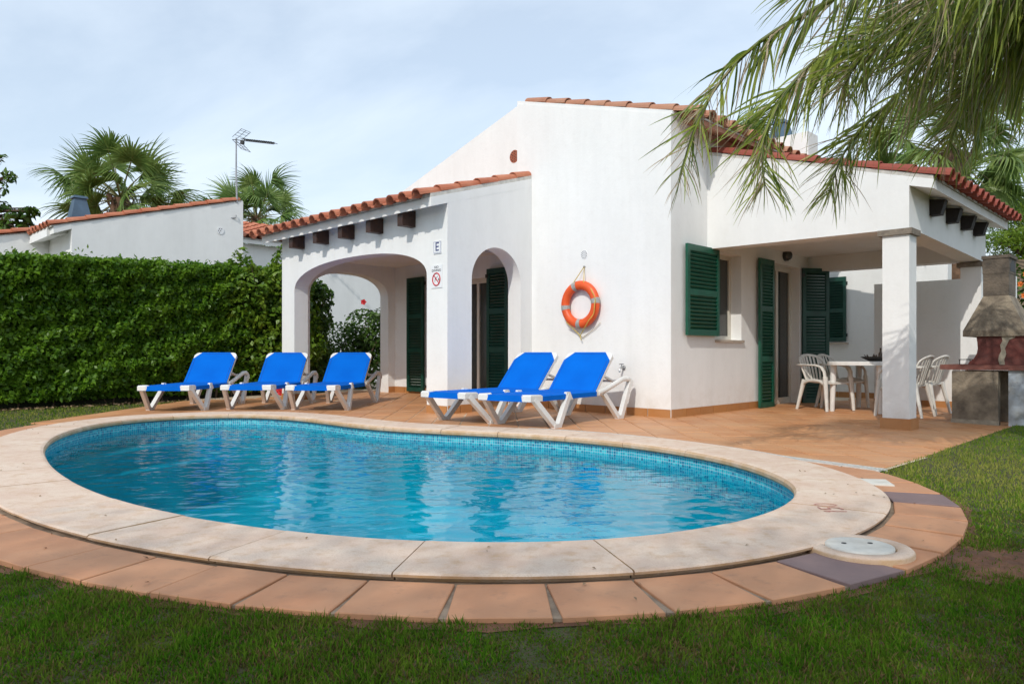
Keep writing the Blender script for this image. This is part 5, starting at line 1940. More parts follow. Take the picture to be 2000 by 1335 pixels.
mb.build('reflector', M['iron'], ae)
MB().bar(h0.lerp(h1, 0.20) - Vector((0, 0, 0.05)), h0.lerp(h1, 0.27) - Vector((0, 0, 0.05)), 0.06, 0.07).build('dipole_box', M['iron'], ae)
MB().bar((ap_.x - 0.05, ap_.y - 0.03, 5.58), (ap_.x - 0.05, ap_.y - 0.03, 5.68), 0.07, 0.07).build('amplifier_box', M['rope'], ae)

# rough stone wall and white outbuilding glimpsed behind the garden wall
sw = tag(empty('stone_wall', P(-1.2, 9.2, 0)), 'rough brownish stone wall glimpsed under the right porch roof', 'wall')
MB().ubox(-2.8, -0.86, 9.05, 9.3, BOT, 2.62).build('wall_core', M['mortar'], sw)
for r in range(6):
    z = 2.0 + 0.105 * r
    x = -0.87 - random.uniform(0, 0.1)
    while x > -1.9:
        w_ = random.uniform(0.09, 0.22)
        MB().ubox(x - w_ + 0.006, x, 9.03 - random.uniform(0, 0.015), 9.049, z, z + 0.098).build('stone', M['stone_wall'], sw)
        x -= w_
ob = tag(empty('outbuilding', P(-0.2, 8.4, 0)), 'plain white outbuilding behind the garden wall, left of the stone wall', 'building')
MB().ubox(-0.66, 1.6, 8.2, 9.0, BOT, 2.9).build('wall', M['white'], ob)

# ---------------------------------------------------------------- plants
def leaf_cloud(pts, nrm, length, width, fold=0.25, jit=0.9):
    """one diamond leaf per point, facing roughly along nrm; returns verts, quad faces"""
    n = len(pts)
    nr = nrm + RNG.normal(0, jit, (n, 3))
    nr /= np.linalg.norm(nr, axis=1)[:, None] + 1e-9
    t = RNG.normal(0, 1, (n, 3))
    t -= nr * (t * nr).sum(1)[:, None]
    t /= np.linalg.norm(t, axis=1)[:, None] + 1e-9
    s = np.cross(nr, t)
    L = (length * RNG.uniform(0.65, 1.25, n))[:, None]
    W = (width * RNG.uniform(0.7, 1.2, n))[:, None]
    a = pts - t * L * 0.5
    c = pts + t * L * 0.5 - nr * L * fold * 0.5
    b_ = pts + s * W * 0.5 + nr * W * fold - t * L * 0.05
    d = pts - s * W * 0.5 + nr * W * fold - t * L * 0.05
    v = np.stack([a, b_, c, d], 1).reshape(-1, 3)
    f = np.arange(4 * n).reshape(n, 4)
    return v, f


def foliage(name, pts, nrm, length, width, mat, parent, jit=0.9, fold=0.25):
    v, f = leaf_cloud(pts, nrm, length, width, fold, jit)
    o = place(name, np_mesh(name, v, f, mat), parent)
    return tag(o, kind='stuff')


def uvz(u, v, z):
    return np.stack([O.x + HU.x * u + HV.x * v, O.y + HU.y * u + HV.y * v, z], -1)


HUn, HVn, Zn = np.array(HU), np.array(HV), np.array([0, 0, 1.0])


LUMPS = [(float(RNG.normal(0, 1) * f_), float(RNG.normal(0, 1) * f_), float(RNG.uniform(0, 6.28))) for f_ in (1.2, 1.8, 2.6, 3.4, 4.5, 6, 7.5, 9, 11, 14, 17, 20)]


def lump(a, b_, k=1.0):
    """irregular bulges and hollows, about -1 to 1"""
    return sum(np.sin(a * p_ + b_ * q_ + c_) for p_, q_, c_ in LUMPS) / 3.4


# clipped hedge
hd = tag(empty('clipped_hedge', P(8.5, -4, -0.05)), 'tall clipped dark green hedge along the left side of the lawn', 'hedge')


def hu0(v): return 7.86 + 0.085 * (v + 5.6)
def htop(v): return 2.26 + 0.035 * (v + 5.6)


n = 52000
v_ = RNG.uniform(-8.2, -0.9, n)
z_ = RNG.uniform(0.03, 1, n) * htop(v_)
dep = RNG.exponential(0.07, n)
u_ = hu0(v_) + dep - 0.10 * lump(v_, z_ * 1.3) - 0.03 + 0.12 * np.clip((0.35 - z_) / 0.35, 0, 1)
p1 = uvz(u_, v_, z_)
n1_ = np.tile(-HUn * 0.6 - HVn * 0.45 + Zn * 0.5, (n, 1))
n2 = 15000
v2 = RNG.uniform(-8.2, -0.9, n2); u2 = hu0(v2) + RNG.uniform(0, 0.95, n2)
z2 = htop(v2) + 0.05 * lump(v2 * 1.7, u2 * 2) + RNG.exponential(0.018, n2) - RNG.exponential(0.05, n2)
p2 = uvz(u2, v2, z2)
foliage('leaves', np.concatenate([p1, p2]), np.concatenate([n1_, np.tile(Zn * 0.9 - HUn * 0.2, (n2, 1))]), 0.088, 0.048, M['hedge'], hd)
ns = 320
vs_ = RNG.uniform(-8.0, -1.0, ns); us_ = hu0(vs_) + RNG.uniform(-0.1, 0.5, ns); zs_ = htop(vs_) + np.abs(RNG.normal(0.0, 0.042, ns)) * (np.sin(vs_ * 5.3) + 1.1)
foliage('stray_shoots', uvz(us_, vs_, zs_), np.tile(-HVn * 0.5 + Zn * 0.5, (ns, 1)), 0.075, 0.036, M['hibiscus'], hd)
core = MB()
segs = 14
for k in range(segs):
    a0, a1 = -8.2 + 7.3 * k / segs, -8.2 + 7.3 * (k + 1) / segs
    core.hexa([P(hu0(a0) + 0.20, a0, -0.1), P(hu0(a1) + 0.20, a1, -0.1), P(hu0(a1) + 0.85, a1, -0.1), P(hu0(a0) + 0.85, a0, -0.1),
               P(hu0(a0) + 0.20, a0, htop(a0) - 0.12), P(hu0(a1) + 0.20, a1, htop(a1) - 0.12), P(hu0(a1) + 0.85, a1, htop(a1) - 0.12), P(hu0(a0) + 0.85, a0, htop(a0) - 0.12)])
core.build('light_block_core', simple('light_block_core', (0.018, 0.022, 0.008), 1.0, 0.4, 10), hd)  # near-black box added inside to block light and darken the leaf gaps
stem = MB()
for k in range(46):
    v0 = -8.1 + 7.1 * k / 46 + random.uniform(-.05, .05)
    for q_ in range(3):
        b_ = P(hu0(v0) + 0.25 + random.uniform(-.1, .2), v0, -0.06)
        stem.tube([b_, b_ + Vector((random.uniform(-.08, .08), random.uniform(-.08, .08), 0.3)), b_ + Vector((random.uniform(-.16, .16), random.uniform(-.16, .16), 0.75))], [0.014, 0.011, 0.006], 5)
tag(stem.build('stems', M['bark'], hd), kind='stuff')
lit_ = 1500
vv = RNG.uniform(-8, -1.2, lit_); uu = hu0(vv) + RNG.uniform(-0.25, 0.35, lit_)
lt = uvz(uu, vv, np.full(lit_, -0.035) + RNG.uniform(0, 0.02, lit_))
vq, fq = leaf_cloud(lt, np.tile(Zn, (lit_, 1)), 0.06, 0.035, 0.1, 0.3)
tag(place('leaf_litter', np_mesh('leaf_litter', vq, fq, M['dry_leaf'])), 'brown dry leaf litter along the foot of the hedge', 'leaf litter', kind='stuff')


def blob_points(n, c, r, shell=0.35, zmin=None):
    d = RNG.normal(0, 1, (n, 3))
    d /= np.linalg.norm(d, axis=1)[:, None]
    rad = 1 - RNG.exponential(shell * 0.5, n).clip(0, 0.95)
    lum = 1 + 0.16 * np.sin(d[:, 0] * 5 + c[0]) * np.sin(d[:, 1] * 5 + c[1]) + 0.12 * np.sin(d[:, 2] * 7 + c[2] * 3)
    p = np.array(c) + d * np.array(r) * (rad * lum)[:, None]
    if zmin is not None:
        k = p[:, 2] > zmin
        return p[k], d[k]
    return p, d


def shrub(name, label, cat, centre, blobs, n, leaf, mat, jit=0.8, stems=6, group=None, zmin=0.0):
    root = tag(empty(name, centre), label, cat, group)
    P_, N_ = [], []
    tot = sum(b_[1][0] * b_[1][1] + b_[1][1] * b_[1][2] for b_ in blobs)
    for c, r in blobs:
        k = int(n * (r[0] * r[1] + r[1] * r[2]) / tot)
        a, d = blob_points(k, (centre[0] + c[0], centre[1] + c[1], centre[2] + c[2]), r, zmin=zmin)
        P_.append(a); N_.append(d + np.array([0, 0, 0.5]))
    foliage('leaves', np.concatenate(P_), np.concatenate(N_), leaf[0], leaf[1], mat, root, jit)
    st = MB()
    for k in range(stems):
        c, r = blobs[k % len(blobs)]
        b_ = Vector((centre[0] + random.uniform(-.12, .12), centre[1] + random.uniform(-.12, .12), -0.08))
        t = Vector((centre[0] + c[0], centre[1] + c[1], centre[2] + c[2])) + Vector((random.uniform(-.6, .6) * r[0], random.uniform(-.6, .6) * r[1], random.uniform(0, .7) * r[2]))
        mid = (b_ + t) / 2 + Vector((random.uniform(-.1, .1), random.uniform(-.1, .1), 0.1))
        st.tube([b_, mid, t], [0.022, 0.016, 0.006], 6)
    st.build('stems', M['bark'], root)
    return root


# loose hibiscus at the right end of the hedge, and bushes seen through the arches
pb = P(8.35, -0.95)
hb1 = shrub('hibiscus_bush', 'loose yellow-green hibiscus bush at the right end of the clipped hedge', 'bush', (pb.x, pb.y, 0.0),
            [((-0.55, -0.55, 1.9), (0.62, 0.45, 0.78)), ((0.15, -0.05, 1.95), (0.55, 0.5, 0.85)), ((-0.2, -0.35, 1.0), (0.75, 0.42, 0.8)), ((0.35, 0.05, 1.1), (0.5, 0.45, 0.9))], 10500, (0.115, 0.068), M['hibiscus'], 0.8, 10)
pb = P(8.3, -0.12)
hb2 = shrub('dark_shrub', 'dark leafy shrub standing tight behind the left pier, seen through the wide arch', 'bush', (pb.x, pb.y, 0.0),
            [((-0.02, 0.0, 1.75), (0.34, 0.32, 0.62)), ((-0.05, 0.0, 1.0), (0.30, 0.30, 0.6)), ((-0.02, 0.05, 0.4), (0.30, 0.30, 0.5))], 4200, (0.105, 0.062), M['shrub'], 0.8, 6)
pb = P(8.75, 1.15)
hb3 = shrub('flowering_hibiscus', 'green hibiscus with one red flower, seen through the end arch of the porch', 'bush', (pb.x, pb.y, 0.0),
            [((0.30, 0.15, 1.28), (0.62, 0.5, 0.55)), ((-0.30, 0.0, 0.98), (0.48, 0.45, 0.48)), ((0.62, 0.3, 1.0), (0.6, 0.5, 0.7)), ((0.1, 0.1, 0.5), (0.8, 0.5, 0.55)), ((-0.62, 0.0, 0.42), (0.35, 0.35, 0.35))], 5600, (0.10, 0.058), M['shrub'], 0.8, 12)


def flower(parent, c, r, mat, n=5, name='flower'):
    mb = MB()
    c = Vector(c)
    for k in range(n):
        a = 2 * math.pi * k / n
        d = Vector((math.cos(a), -0.35, math.sin(a)))
        s = Vector((-math.sin(a), 0, math.cos(a)))
        mb.add([c, c + d * r * 0.6 + s * r * 0.45, c + d * r + Vector((0, r * 0.3, 0)), c + d * r * 0.6 - s * r * 0.45], [(0, 1, 2, 3)])
    mb.tube([c, c + Vector((0.02, -r, 0.02))], 0.008, 5)
    return mb.build(name, mat, parent, fix=False)


fp = P(8.55, 1.18, 1.93)
flower(hb3, fp, 0.07, M['flower'])
ff = tag(flower(None, P(7.0, -1.62, 0.13), 0.085, M['flower'], name='fallen_flower'), 'red hibiscus flower lying on the ground by the porch pier', 'flower')

# rounded shrubs and flowering bush behind the barbecue
shrub('flowering_bush', 'dark green bush with orange flowers behind the barbecue', 'bush', (8.75, 12.1, 0.0),
      [((0, 0, 1.2), (0.9, 0.8, 1.15)), ((0.9, 0.3, 1.0), (0.9, 0.8, 1.1)), ((0.1, 0, 0.5), (0.9, 0.8, 0.6)), ((0.5, 0.0, 2.0), (0.6, 0.6, 0.6))], 8000, (0.12, 0.06), M['shrub'], 0.8, 8)
fb = bpy.data.objects['flowering_bush']
for k in range(26):
    flower(fb, (8.75 + random.uniform(-0.75, 0.9), 11.35 + random.uniform(-0.1, 0.2), random.uniform(1.2, 2.5)), 0.05, M['flower_orange'])


# trees
def tree(name, label, cat, base_, trunk_pts, trunk_r, clumps, n, leaf, mat, branches=True, group=None, jit=0.9):
    root = tag(empty(name, base_), label, cat, group)
    tr_ = MB()
    tp_ = [Vector(p) for p in trunk_pts]
    tr_.tube(tp_, [trunk_r * (1 - 0.55 * k / (len(tp_) - 1)) for k in range(len(tp_))], 10)
    for c, r in clumps:
        s = min(tp_[1:], key=lambda q_: (q_ - Vector(c)).length)
        mid = (s + Vector(c)) / 2 + Vector((random.uniform(-.15, .15), random.uniform(-.15, .15), -0.1))
        tr_.tube([s, mid, Vector(c) + Vector((0, 0, 0.3 * r[2]))], [trunk_r * 0.42, trunk_r * 0.28, trunk_r * 0.07], 6)
        for q_ in range(5):
            e_ = Vector(c) + Vector((random.uniform(-.9, .9) * r[0], random.uniform(-.9, .9) * r[1], random.uniform(-.7, .8) * r[2]))
            tr_.tube([mid, (mid + e_) / 2 + Vector((0, 0, 0.05)), e_], [trunk_r * 0.2, trunk_r * 0.12, trunk_r * 0.03], 5)
    tr_.build('trunk', M['bark'], root)
    P_, N_ = [], []
    tot = sum(r[0] * r[1] for c, r in clumps)
    for c, r in clumps:
        a, d = blob_points(int(n * r[0] * r[1] / tot), c, r, 0.7)
        P_.append(a); N_.append(d + np.array([0, 0, 0.4]))
    foliage('crown', np.concatenate(P_), np.concatenate(N_), leaf[0], leaf[1], mat, root, jit)
    return root


tree('broadleaf_tree', 'leafy dark tree reaching in at the left edge behind the neighbouring house', 'tree', (-16.6, 18.9, -0.1),
     [(-16.6, 18.9, -0.1), (-16.4, 18.9, 2.0), (-15.6, 18.8, 3.5), (-14.9, 18.7, 4.5)], 0.18,
     [((-12.62, 18.6, 4.30), (0.40, 0.4, 0.20)), ((-12.25, 18.5, 4.42), (0.20, 0.3, 0.14)), ((-13.1, 18.5, 4.55), (0.30, 0.4, 0.22)), ((-12.78, 18.5, 5.30), (0.17, 0.25, 0.16)), ((-12.95, 18.5, 4.95), (0.14, 0.2, 0.2)),
      ((-13.05, 18.5, 5.75), (0.16, 0.2, 0.18)), ((-14.0, 18.5, 6.1), (0.75, 0.7, 0.7)), ((-12.9, 18.5, 4.0), (0.55, 0.4, 0.24)), ((-15.3, 18.8, 5.2), (1.3, 1.2, 1.3)), ((-14.0, 18.6, 4.6), (0.75, 0.7, 0.65)), ((-12.45, 18.6, 4.05), (0.22, 0.2, 0.15))],
     1700, (0.23, 0.10), M['shrub'], jit=0.6)
for k, (x, y, s, lab) in enumerate(((15.9, 22.0, 1.0, 'bright green pine rising behind the right porch roof end'), (19.5, 25.5, 1.2, 'green pine at the far right behind the barbecue'))):
    tree('pine_tree', lab, 'pine tree', (x, y, -0.1), [(x, y, -0.1), (x + 0.1, y, 2 * s), (x, y, 3.4 * s), (x + 0.1, y, 5.0 * s)], 0.22 * s,
         [((x - 1.0 * s, y, 4.9 * s), (0.9, 0.9, 0.42)), ((x - 0.2, y - 0.3, 5.3 * s), (1.0, 0.9, 0.45)), ((x - 1.3 * s, y - 0.3, 4.15 * s), (0.8, 0.8, 0.38)), ((x + 0.8, y, 5.0 * s), (1.1, 1, 0.5)),
          ((x - 0.5, y - 0.4, 4.3 * s), (0.9, 0.8, 0.4)), ((x + 0.6, y - 0.4, 4.0 * s), (1.1, 1, 0.5)), ((x - 0.9, y - 0.3, 2.75 * s), (0.8, 0.8, 0.4)), ((x + 0.2, y - 0.5, 3.1 * s), (1.1, 0.9, 0.45)),
          ((x - 0.6, y, 3.6 * s), (0.9, 0.8, 0.35)), ((x, y, 1.9 * s), (1.2, 1, 0.6))],
         21000, (0.17, 0.030), M['pine'], group='pines beyond the barbecue')


tree('shade_tree', 'tall airy garden tree out of view behind the lawn, shading its front edge', 'tree', (-3.6, -8.3, -0.1),
     [(-3.6, -8.3, -0.1), (-3.5, -8.2, 2.5), (-3.4, -8.0, 4.6), (-3.3, -7.6, 6.2)], 0.16,
     [((-3.3, -5.15, 7.0), (1.5, 0.9, 0.55)), ((-5.2, -5.05, 7.1), (1.3, 0.9, 0.55)), ((-1.4, -4.95, 7.0), (1.3, 0.9, 0.55)), ((-4.2, -6.05, 6.8), (1.6, 1.0, 0.6)), ((-2.0, -5.95, 6.9), (1.6, 1.0, 0.6)), ((-0.3, -5.45, 6.9), (0.9, 0.8, 0.5)), ((-6.2, -5.85, 6.8), (1.0, 0.8, 0.5))],
     9500, (0.085, 0.05), M['tree_leaf'], jit=1.2)


# fan palms: a shared set of leaves, each leaf a part of its own palm
def fan_leaf(seed, L=1.0, pet=1.0, droop=0.5):
    r = random.Random(seed)
    vs, fs = [], []
    ns = 46
    end = Vector((pet, 0, -0.10 * pet))
    for k in range(ns):
        a = R(-118 + 236 * k / (ns - 1)) + r.uniform(-0.03, 0.03)
        ll = L * (0.72 + 0.30 * math.cos(a * 0.62)) * r.uniform(0.85, 1.10)
        d = Vector((math.cos(a), math.sin(a), 0.0))
        s = Vector((-math.sin(a), math.cos(a), 0))
        p = Vector(end)
        dirn = Vector(d) + Vector((0, 0, 0.12 + 0.18 * math.cos(a * 2)))
        dirn.normalize()
        st = 6
        wprof = [0.010, 0.021, 0.022, 0.018, 0.012, 0.007, 0.001]
        b0 = len(vs)
        g_ = droop * r.uniform(0.7, 1.5)
        twist = r.uniform(-0.4, 0.4)
        for q_ in range(st + 1):
            w_ = wprof[q_] * L
            up = Vector((0, 0, 1)) * (0.5 if k % 2 else -0.5) * w_ * 0.8
            side = s * math.cos(twist * q_ / st) + Vector((0, 0, 1)) * math.sin(twist * q_ / st)
            vs += [p - side * w_ + up, p + side * w_ - up]
            dirn = (dirn + Vector((0, 0, -g_ * (0.05 if q_ < 2 else 0.30)))).normalized()
            p = p + dirn * ll / st
        for q_ in range(st):
            fs.append((b0 + 2 * q_, b0 + 2 * q_ + 1, b0 + 2 * q_ + 3, b0 + 2 * q_ + 2))
    me = bpy.data.meshes.new('frond')
    me.from_pydata([tuple(p) for p in vs], [], fs)
    me.materials.append(M['fan'])
    rb = MB().tube([(0, 0, 0), (pet * 0.5, 0, 0.0), end, end + Vector((0.12 * L, 0, 0.01))], [0.035, 0.022, 0.016, 0.006], 6, squash=(1, 0.6)).mesh('petiole', M['fan_rib'])
    return me, rb


FANS = [fan_leaf(31 + k, 1.12, 1.0 + 0.22 * (k % 3), 0.7 + 0.45 * (k % 4)) for k in range(7)]


def fan_palm(label, base_, top, trunk_r, scale, n_leaf, lo=-50, hi=82, lean=0.0, group='fan palms behind the houses', seed=1):
    r = random.Random(seed)
    root = tag(empty('fan_palm', base_), label, 'palm tree', group)
    t0, t1 = Vector(base_), Vector(top)
    pts = [t0.lerp(t1, k / 6) for k in range(7)]
    MB().tube(pts, [trunk_r * (1.15, 1.0, 0.95, 0.95, 1.0, 1.12, 0.85)[k] for k in range(7)], 12).build('trunk', M['palm_bark'], root)
    skirt = MB()
    for k in range(46):
        a = r.uniform(0, 6.28); z = t1.z - r.uniform(0.02, 0.75) * scale
        c = Vector((t1.x + math.cos(a) * trunk_r * 1.0, t1.y + math.sin(a) * trunk_r * 1.0, z))
        skirt.bar(c, c + Vector((math.cos(a) * 0.10, math.sin(a) * 0.10, 0.20)) * scale, 0.06 * scale, 0.02)
    tag(skirt.build('leaf_bases', M['palm_bark'], root), kind='stuff')
    for k in range(n_leaf):
        f = (k + 0.5) / n_leaf
        el = R(hi + (lo - hi) * f ** 0.85 + r.uniform(-9, 9))
        az = k * 2.39996 + r.uniform(-0.25, 0.25)
        me, rb = FANS[k % len(FANS)]
        fr = child('frond', me, root)
        q_ = Euler((r.uniform(-1.3, 1.3), -el, az + lean), 'XYZ').to_quaternion()
        m4 = Matrix.Translation(t1 - t0 + Vector((0, 0, 0.0))) @ q_.to_matrix().to_4x4() @ Matrix.Scale(scale * r.uniform(0.86, 1.1), 4)
        fr.matrix_basis = m4
        child('petiole', rb, fr)
    return root


fan_palm('large fan palm behind the left neighbouring house near its metal cowl', (-10.9, 20, -0.1), (-10.75, 20, 5.05), 0.26, 0.92, 36, -48, 66, seed=3)
fan_palm('smaller fan palm right behind the aerial mast', (-9.14, 26, -0.1), (-9.1, 26, 5.6), 0.25, 0.95, 32, -38, 70, seed=5)
fan_palm('fan palm with hairy brown trunk rising behind the right porch roof', (8.0, 13.2, -0.1), (7.95, 13.2, 4.42), 0.27, 0.80, 40, -70, 62, seed=8)
fan_palm('distant fan palm whose top shows over the main roof eave', (6.55, 22, -0.1), (6.55, 22, 6.3), 0.25, 0.85, 26, 0, 84, seed=11)


# feather palm in front of the right porch: long fronds with hanging leaflets
fpalm = tag(empty('feather_palm', (4.25, 4.35, -0.1)), 'feather palm with long drooping fronds hanging in from the upper right', 'palm tree')
MB().tube([(4.25, 4.35, -0.1), (4.2, 4.4, 1.0), (4.1, 4.5, 2.2), (4.0, 4.6, 3.1), (3.98, 4.6, 3.62)], [0.19, 0.15, 0.14, 0.13, 0.10], 14).build('trunk', M['palm_bark'], fpalm)


def frond(pts, n_leaf, L, seed, dry=0.13, wind=(-0.10, 0.02, 0), t_start=0.10, droop=1.0):
    r = random.Random(seed)
    P_ = [Vector(p) for p in pts]
    dense = []
    k = len(P_)
    for i in range(k - 1):
        p0, p1, p2, p3 = P_[max(i - 1, 0)], P_[i], P_[i + 1], P_[min(i + 2, k - 1)]
        for q_ in range(10):
            t = q_ / 10
            dense.append(0.5 * ((2 * p1) + (p2 - p0) * t + (2 * p0 - 5 * p1 + 4 * p2 - p3) * t * t + (3 * p1 - p0 - 3 * p2 + p3) * t ** 3))
    dense.append(P_[-1])
    m_ = len(dense)
    green_v, green_f, dry_v, dry_f = [], [], [], []
    for i in range(n_leaf):
        t = t_start + (1 - t_start) * (i + r.uniform(0, 1)) / n_leaf
        x = min(t * (m_ - 1), m_ - 1.001)
        a = int(x); f = x - a
        p = dense[a].lerp(dense[a + 1], f)
        tan = (dense[min(a + 2, m_ - 1)] - dense[max(a - 1, 0)]).normalized()
        sd_ = tan.cross(Vector((0, 0, 1)))
        sd_ = sd_.normalized() if sd_.length > 1e-3 else Vector((1, 0, 0))
        up = sd_.cross(tan).normalized()
        sgn = 1 if i % 2 else -1
        rank = r.choice((-0.5, 0.1, 0.5, 0.8))
        phi = r.uniform(0, 6.283)
        tipf = min(max((t - 0.50) / 0.22, 0), 1) * r.uniform(0.75, 1.0)
        brush = (sd_ * math.cos(phi) + up * math.sin(phi)) * r.uniform(0.7, 1.1)
        d = (brush * tipf + sd_ * sgn * r.uniform(0.45, 1.0) * (1 - tipf) + tan * (r.uniform(0.15, 0.6) + 0.45 * tipf) + up * rank * 0.55 * (1 - tipf) + Vector((0, 0, -1)) * r.uniform(0.3, 1.1) * (1 - tipf)).normalized()
        ll = L * (0.34 + 0.66 * math.sin(math.pi * min(0.14 + 0.80 * t, 1))) * r.uniform(0.6, 1.15)
        is_dry = r.random() < dry + 0.9 * max(0, t - 0.72)
        st = 7
        g_ = droop * r.uniform(0.12, 0.42) * (1 - 0.62 * tipf)
        q_pts = []
        pp = Vector(p)
        dd = Vector(d)
        for q_ in range(st + 1):
            q_pts.append(Vector(pp))
            dd = (dd + Vector((wind[0] * 0.25, wind[1] * 0.25, -g_ * (0.35 + 0.9 * q_ / st))) + Vector((r.uniform(-.05, .05), r.uniform(-.05, .05), 0)) * (2.2 if is_dry else 1)).normalized()
            pp = pp + dd * ll / st
        w0 = r.uniform(0.0075, 0.0125) * (0.55 if is_dry else 1.0) * (1 - 0.5 * tipf)
        prof = (0.55, 0.95, 1.0, 0.95, 0.85, 0.65, 0.38, 0.05)
        vs, fs = (dry_v, dry_f) if is_dry else (green_v, green_f)
        b0 = len(vs)
        tw_ = r.uniform(-0.9, 0.9)
        ref = Vector((math.cos(tw_ * 2), math.sin(tw_ * 2), 0.2))
        for q_ in range(st + 1):
            ta = (q_pts[min(q_ + 1, st)] - q_pts[max(q_ - 1, 0)]).normalized()
            s_ = ta.cross(ref)
            s_ = s_.normalized() if s_.length > 1e-3 else Vector((1, 0, 0))
            vs += [q_pts[q_] - s_ * w0 * prof[q_], q_pts[q_] + s_ * w0 * prof[q_]]
        for q_ in range(st):
            fs.append((b0 + 2 * q_, b0 + 2 * q_ + 1, b0 + 2 * q_ + 3, b0 + 2 * q_ + 2))
    o = place('frond', np_mesh('frond', np.array([tuple(v) for v in green_v]), np.array(green_f), M['palm']), fpalm)
    rb = MB().tube(dense[::3] + [dense[-1]], [0.024 * (1 - 0.82 * k / (len(dense[::3]))) for k in range(len(dense[::3]) + 1)], 6).build('rachis', M['palm_rib'], o)
    if dry_v:
        place('dry_leaflets', np_mesh('dry_leaflets', np.array([tuple(v) for v in dry_v]), np.array(dry_f), M['palm_dry']), o)
    return o


C0 = (3.98, 4.6, 3.60)
FR = [
    # left frond, thin and partly withered
    ([C0, (3.23, 4.6, 3.47), (2.41, 4.5, 3.18), (1.83, 4.4, 2.88), (1.47, 4.4, 2.66), (1.23, 4.4, 2.40), (1.09, 4.4, 2.12), (1.02, 4.45, 1.84)], 210, 0.46, 0.30),
    ([C0, (3.51, 4.9, 3.42), (2.83, 5.1, 3.27), (2.38, 5.2, 3.05), (2.07, 5.25, 2.80), (1.89, 5.3, 2.54), (1.82, 5.3, 2.26), (1.84, 5.3, 2.02)], 300, 0.62, 0.12),
    ([C0, (3.95, 5.2, 3.44), (3.56, 5.5, 3.18), (3.13, 5.7, 2.90), (2.82, 5.8, 2.62), (2.62, 5.8, 2.35), (2.53, 5.8, 2.08)], 280, 0.58, 0.12),
    ([C0, (3.70, 4.7, 3.36), (3.24, 4.8, 3.20), (2.76, 4.9, 3.05), (2.45, 5.0, 2.88), (2.27, 5.0, 2.62)], 300, 0.72, 0.12),
    ([C0, (3.18, 4.3, 3.50), (2.39, 4.1, 3.26), (1.90, 4.0, 3.02), (1.62, 3.95, 2.78)], 240, 0.60, 0.14),
    ([C0, (4.16, 5.1, 3.46), (4.03, 5.4, 3.24), (3.74, 5.6, 2.97), (3.54, 5.7, 2.72), (3.42, 5.7, 2.46)], 290, 0.72, 0.12),
    ([C0, (3.48, 4.3, 3.32), (2.98, 4.1, 3.16), (2.60, 4.0, 2.98), (2.32, 3.95, 2.74)], 260, 0.72, 0.16),
    ([C0, (3.75, 4.5, 3.75), (3.15, 4.4, 3.70), (2.60, 4.4, 3.42), (2.22, 4.4, 3.05)], 280, 0.80, 0.10),
    ([C0, (3.80, 4.9, 3.70), (3.35, 5.2, 3.56), (2.85, 5.4, 3.28), (2.52, 5.5, 2.92)], 280, 0.80, 0.10),
    ([C0, (4.15, 4.9, 3.68), (4.05, 5.3, 3.54), (3.82, 5.6, 3.24), (3.60, 5.7, 2.92)], 280, 0.80, 0.10),
    ([C0, (3.62, 4.6, 3.34), (3.16, 4.5, 3.14), (2.82, 4.5, 2.92), (2.62, 4.55, 2.68)], 240, 0.66, 0.2),
    ([C0, (3.95, 4.8, 3.36), (3.68, 5.0, 3.14), (3.38, 5.1, 2.88), (3.20, 5.2, 2.62)], 260, 0.70, 0.18),
    ([C0, (3.85, 4.75, 3.52), (3.42, 4.9, 3.32), (3.02, 5.0, 3.08), (2.76, 5.05, 2.80)], 280, 0.74, 0.12),
    ([C0, (4.05, 4.7, 3.46), (3.78, 4.8, 3.30), (3.48, 4.85, 3.08), (3.28, 4.9, 2.84)], 280, 0.74, 0.12),
    ([C0, (4.4, 4.2, 3.8), (5.0, 3.7, 3.8), (5.6, 3.3, 3.4), (6.0, 3.1, 2.8)], 200, 0.7, 0.12),
    ([C0, (4.5, 4.9, 3.8), (5.2, 5.3, 3.8), (5.8, 5.6, 3.4), (6.2, 5.8, 2.8)], 200, 0.7, 0.12),
    ([C0, (4.2, 5.2, 3.9), (4.5, 5.9, 3.8), (4.7, 6.5, 3.4), (4.8, 6.8, 2.9)], 200, 0.7, 0.12),
    ([C0, (3.9, 4.0, 3.9), (3.9, 3.3, 3.85), (3.95, 2.7, 3.5), (4.0, 2.3, 3.0)], 200, 0.7, 0.12),
]
for k, (pts, n, L, dry) in enumerate(FR):
    frond(pts, int(n * 0.92), L * 1.12, 100 + k, dry + 0.13)

# ---------------------------------------------------------------- lawn blades
SOIL_C, SOIL_R = np.array([2.02, 2.93]), (0.48, 0.20)
ring_outer = RING_OUT[::3]
cope_poly = COPE_OUT[::3]


def soil_amount(x, y):
    a = np.arctan2(y - SOIL_C[1], x - SOIL_C[0])
    d = np.hypot((x - SOIL_C[0]) / SOIL_R[0], (y - SOIL_C[1]) / SOIL_R[1])
    return d / (1 + 0.22 * np.sin(3 * a + 1) + 0.15 * np.sin(7 * a))


def on_lawn(x, y):
    dx_, dy_ = x - O.x, y - O.y
    u = dx_ * HU.x + dy_ * HU.y
    v = dx_ * HV.x + dy_ * HV.y
    pts = np.stack([x, y], 1)
    ok_ = ~inside(ring_outer, pts)
    right_terr = (u > EDGE_U - 0.0) & (dn[0] * x + dn[1] * y > drain_c - 0.02) & (x > -1)
    left_terr = (x > LEFT_X) & (y > 7.6) & (x < 1)
    ok_ &= ~right_terr & ~left_terr
    ok_ &= ~((u < -2.5) & (u > -3.4) & (v > 2.28) & (v < 3.1))
    ok_ &= ~((v > 4.8) & (u < 0) & (u > -3.6))
    return ok_


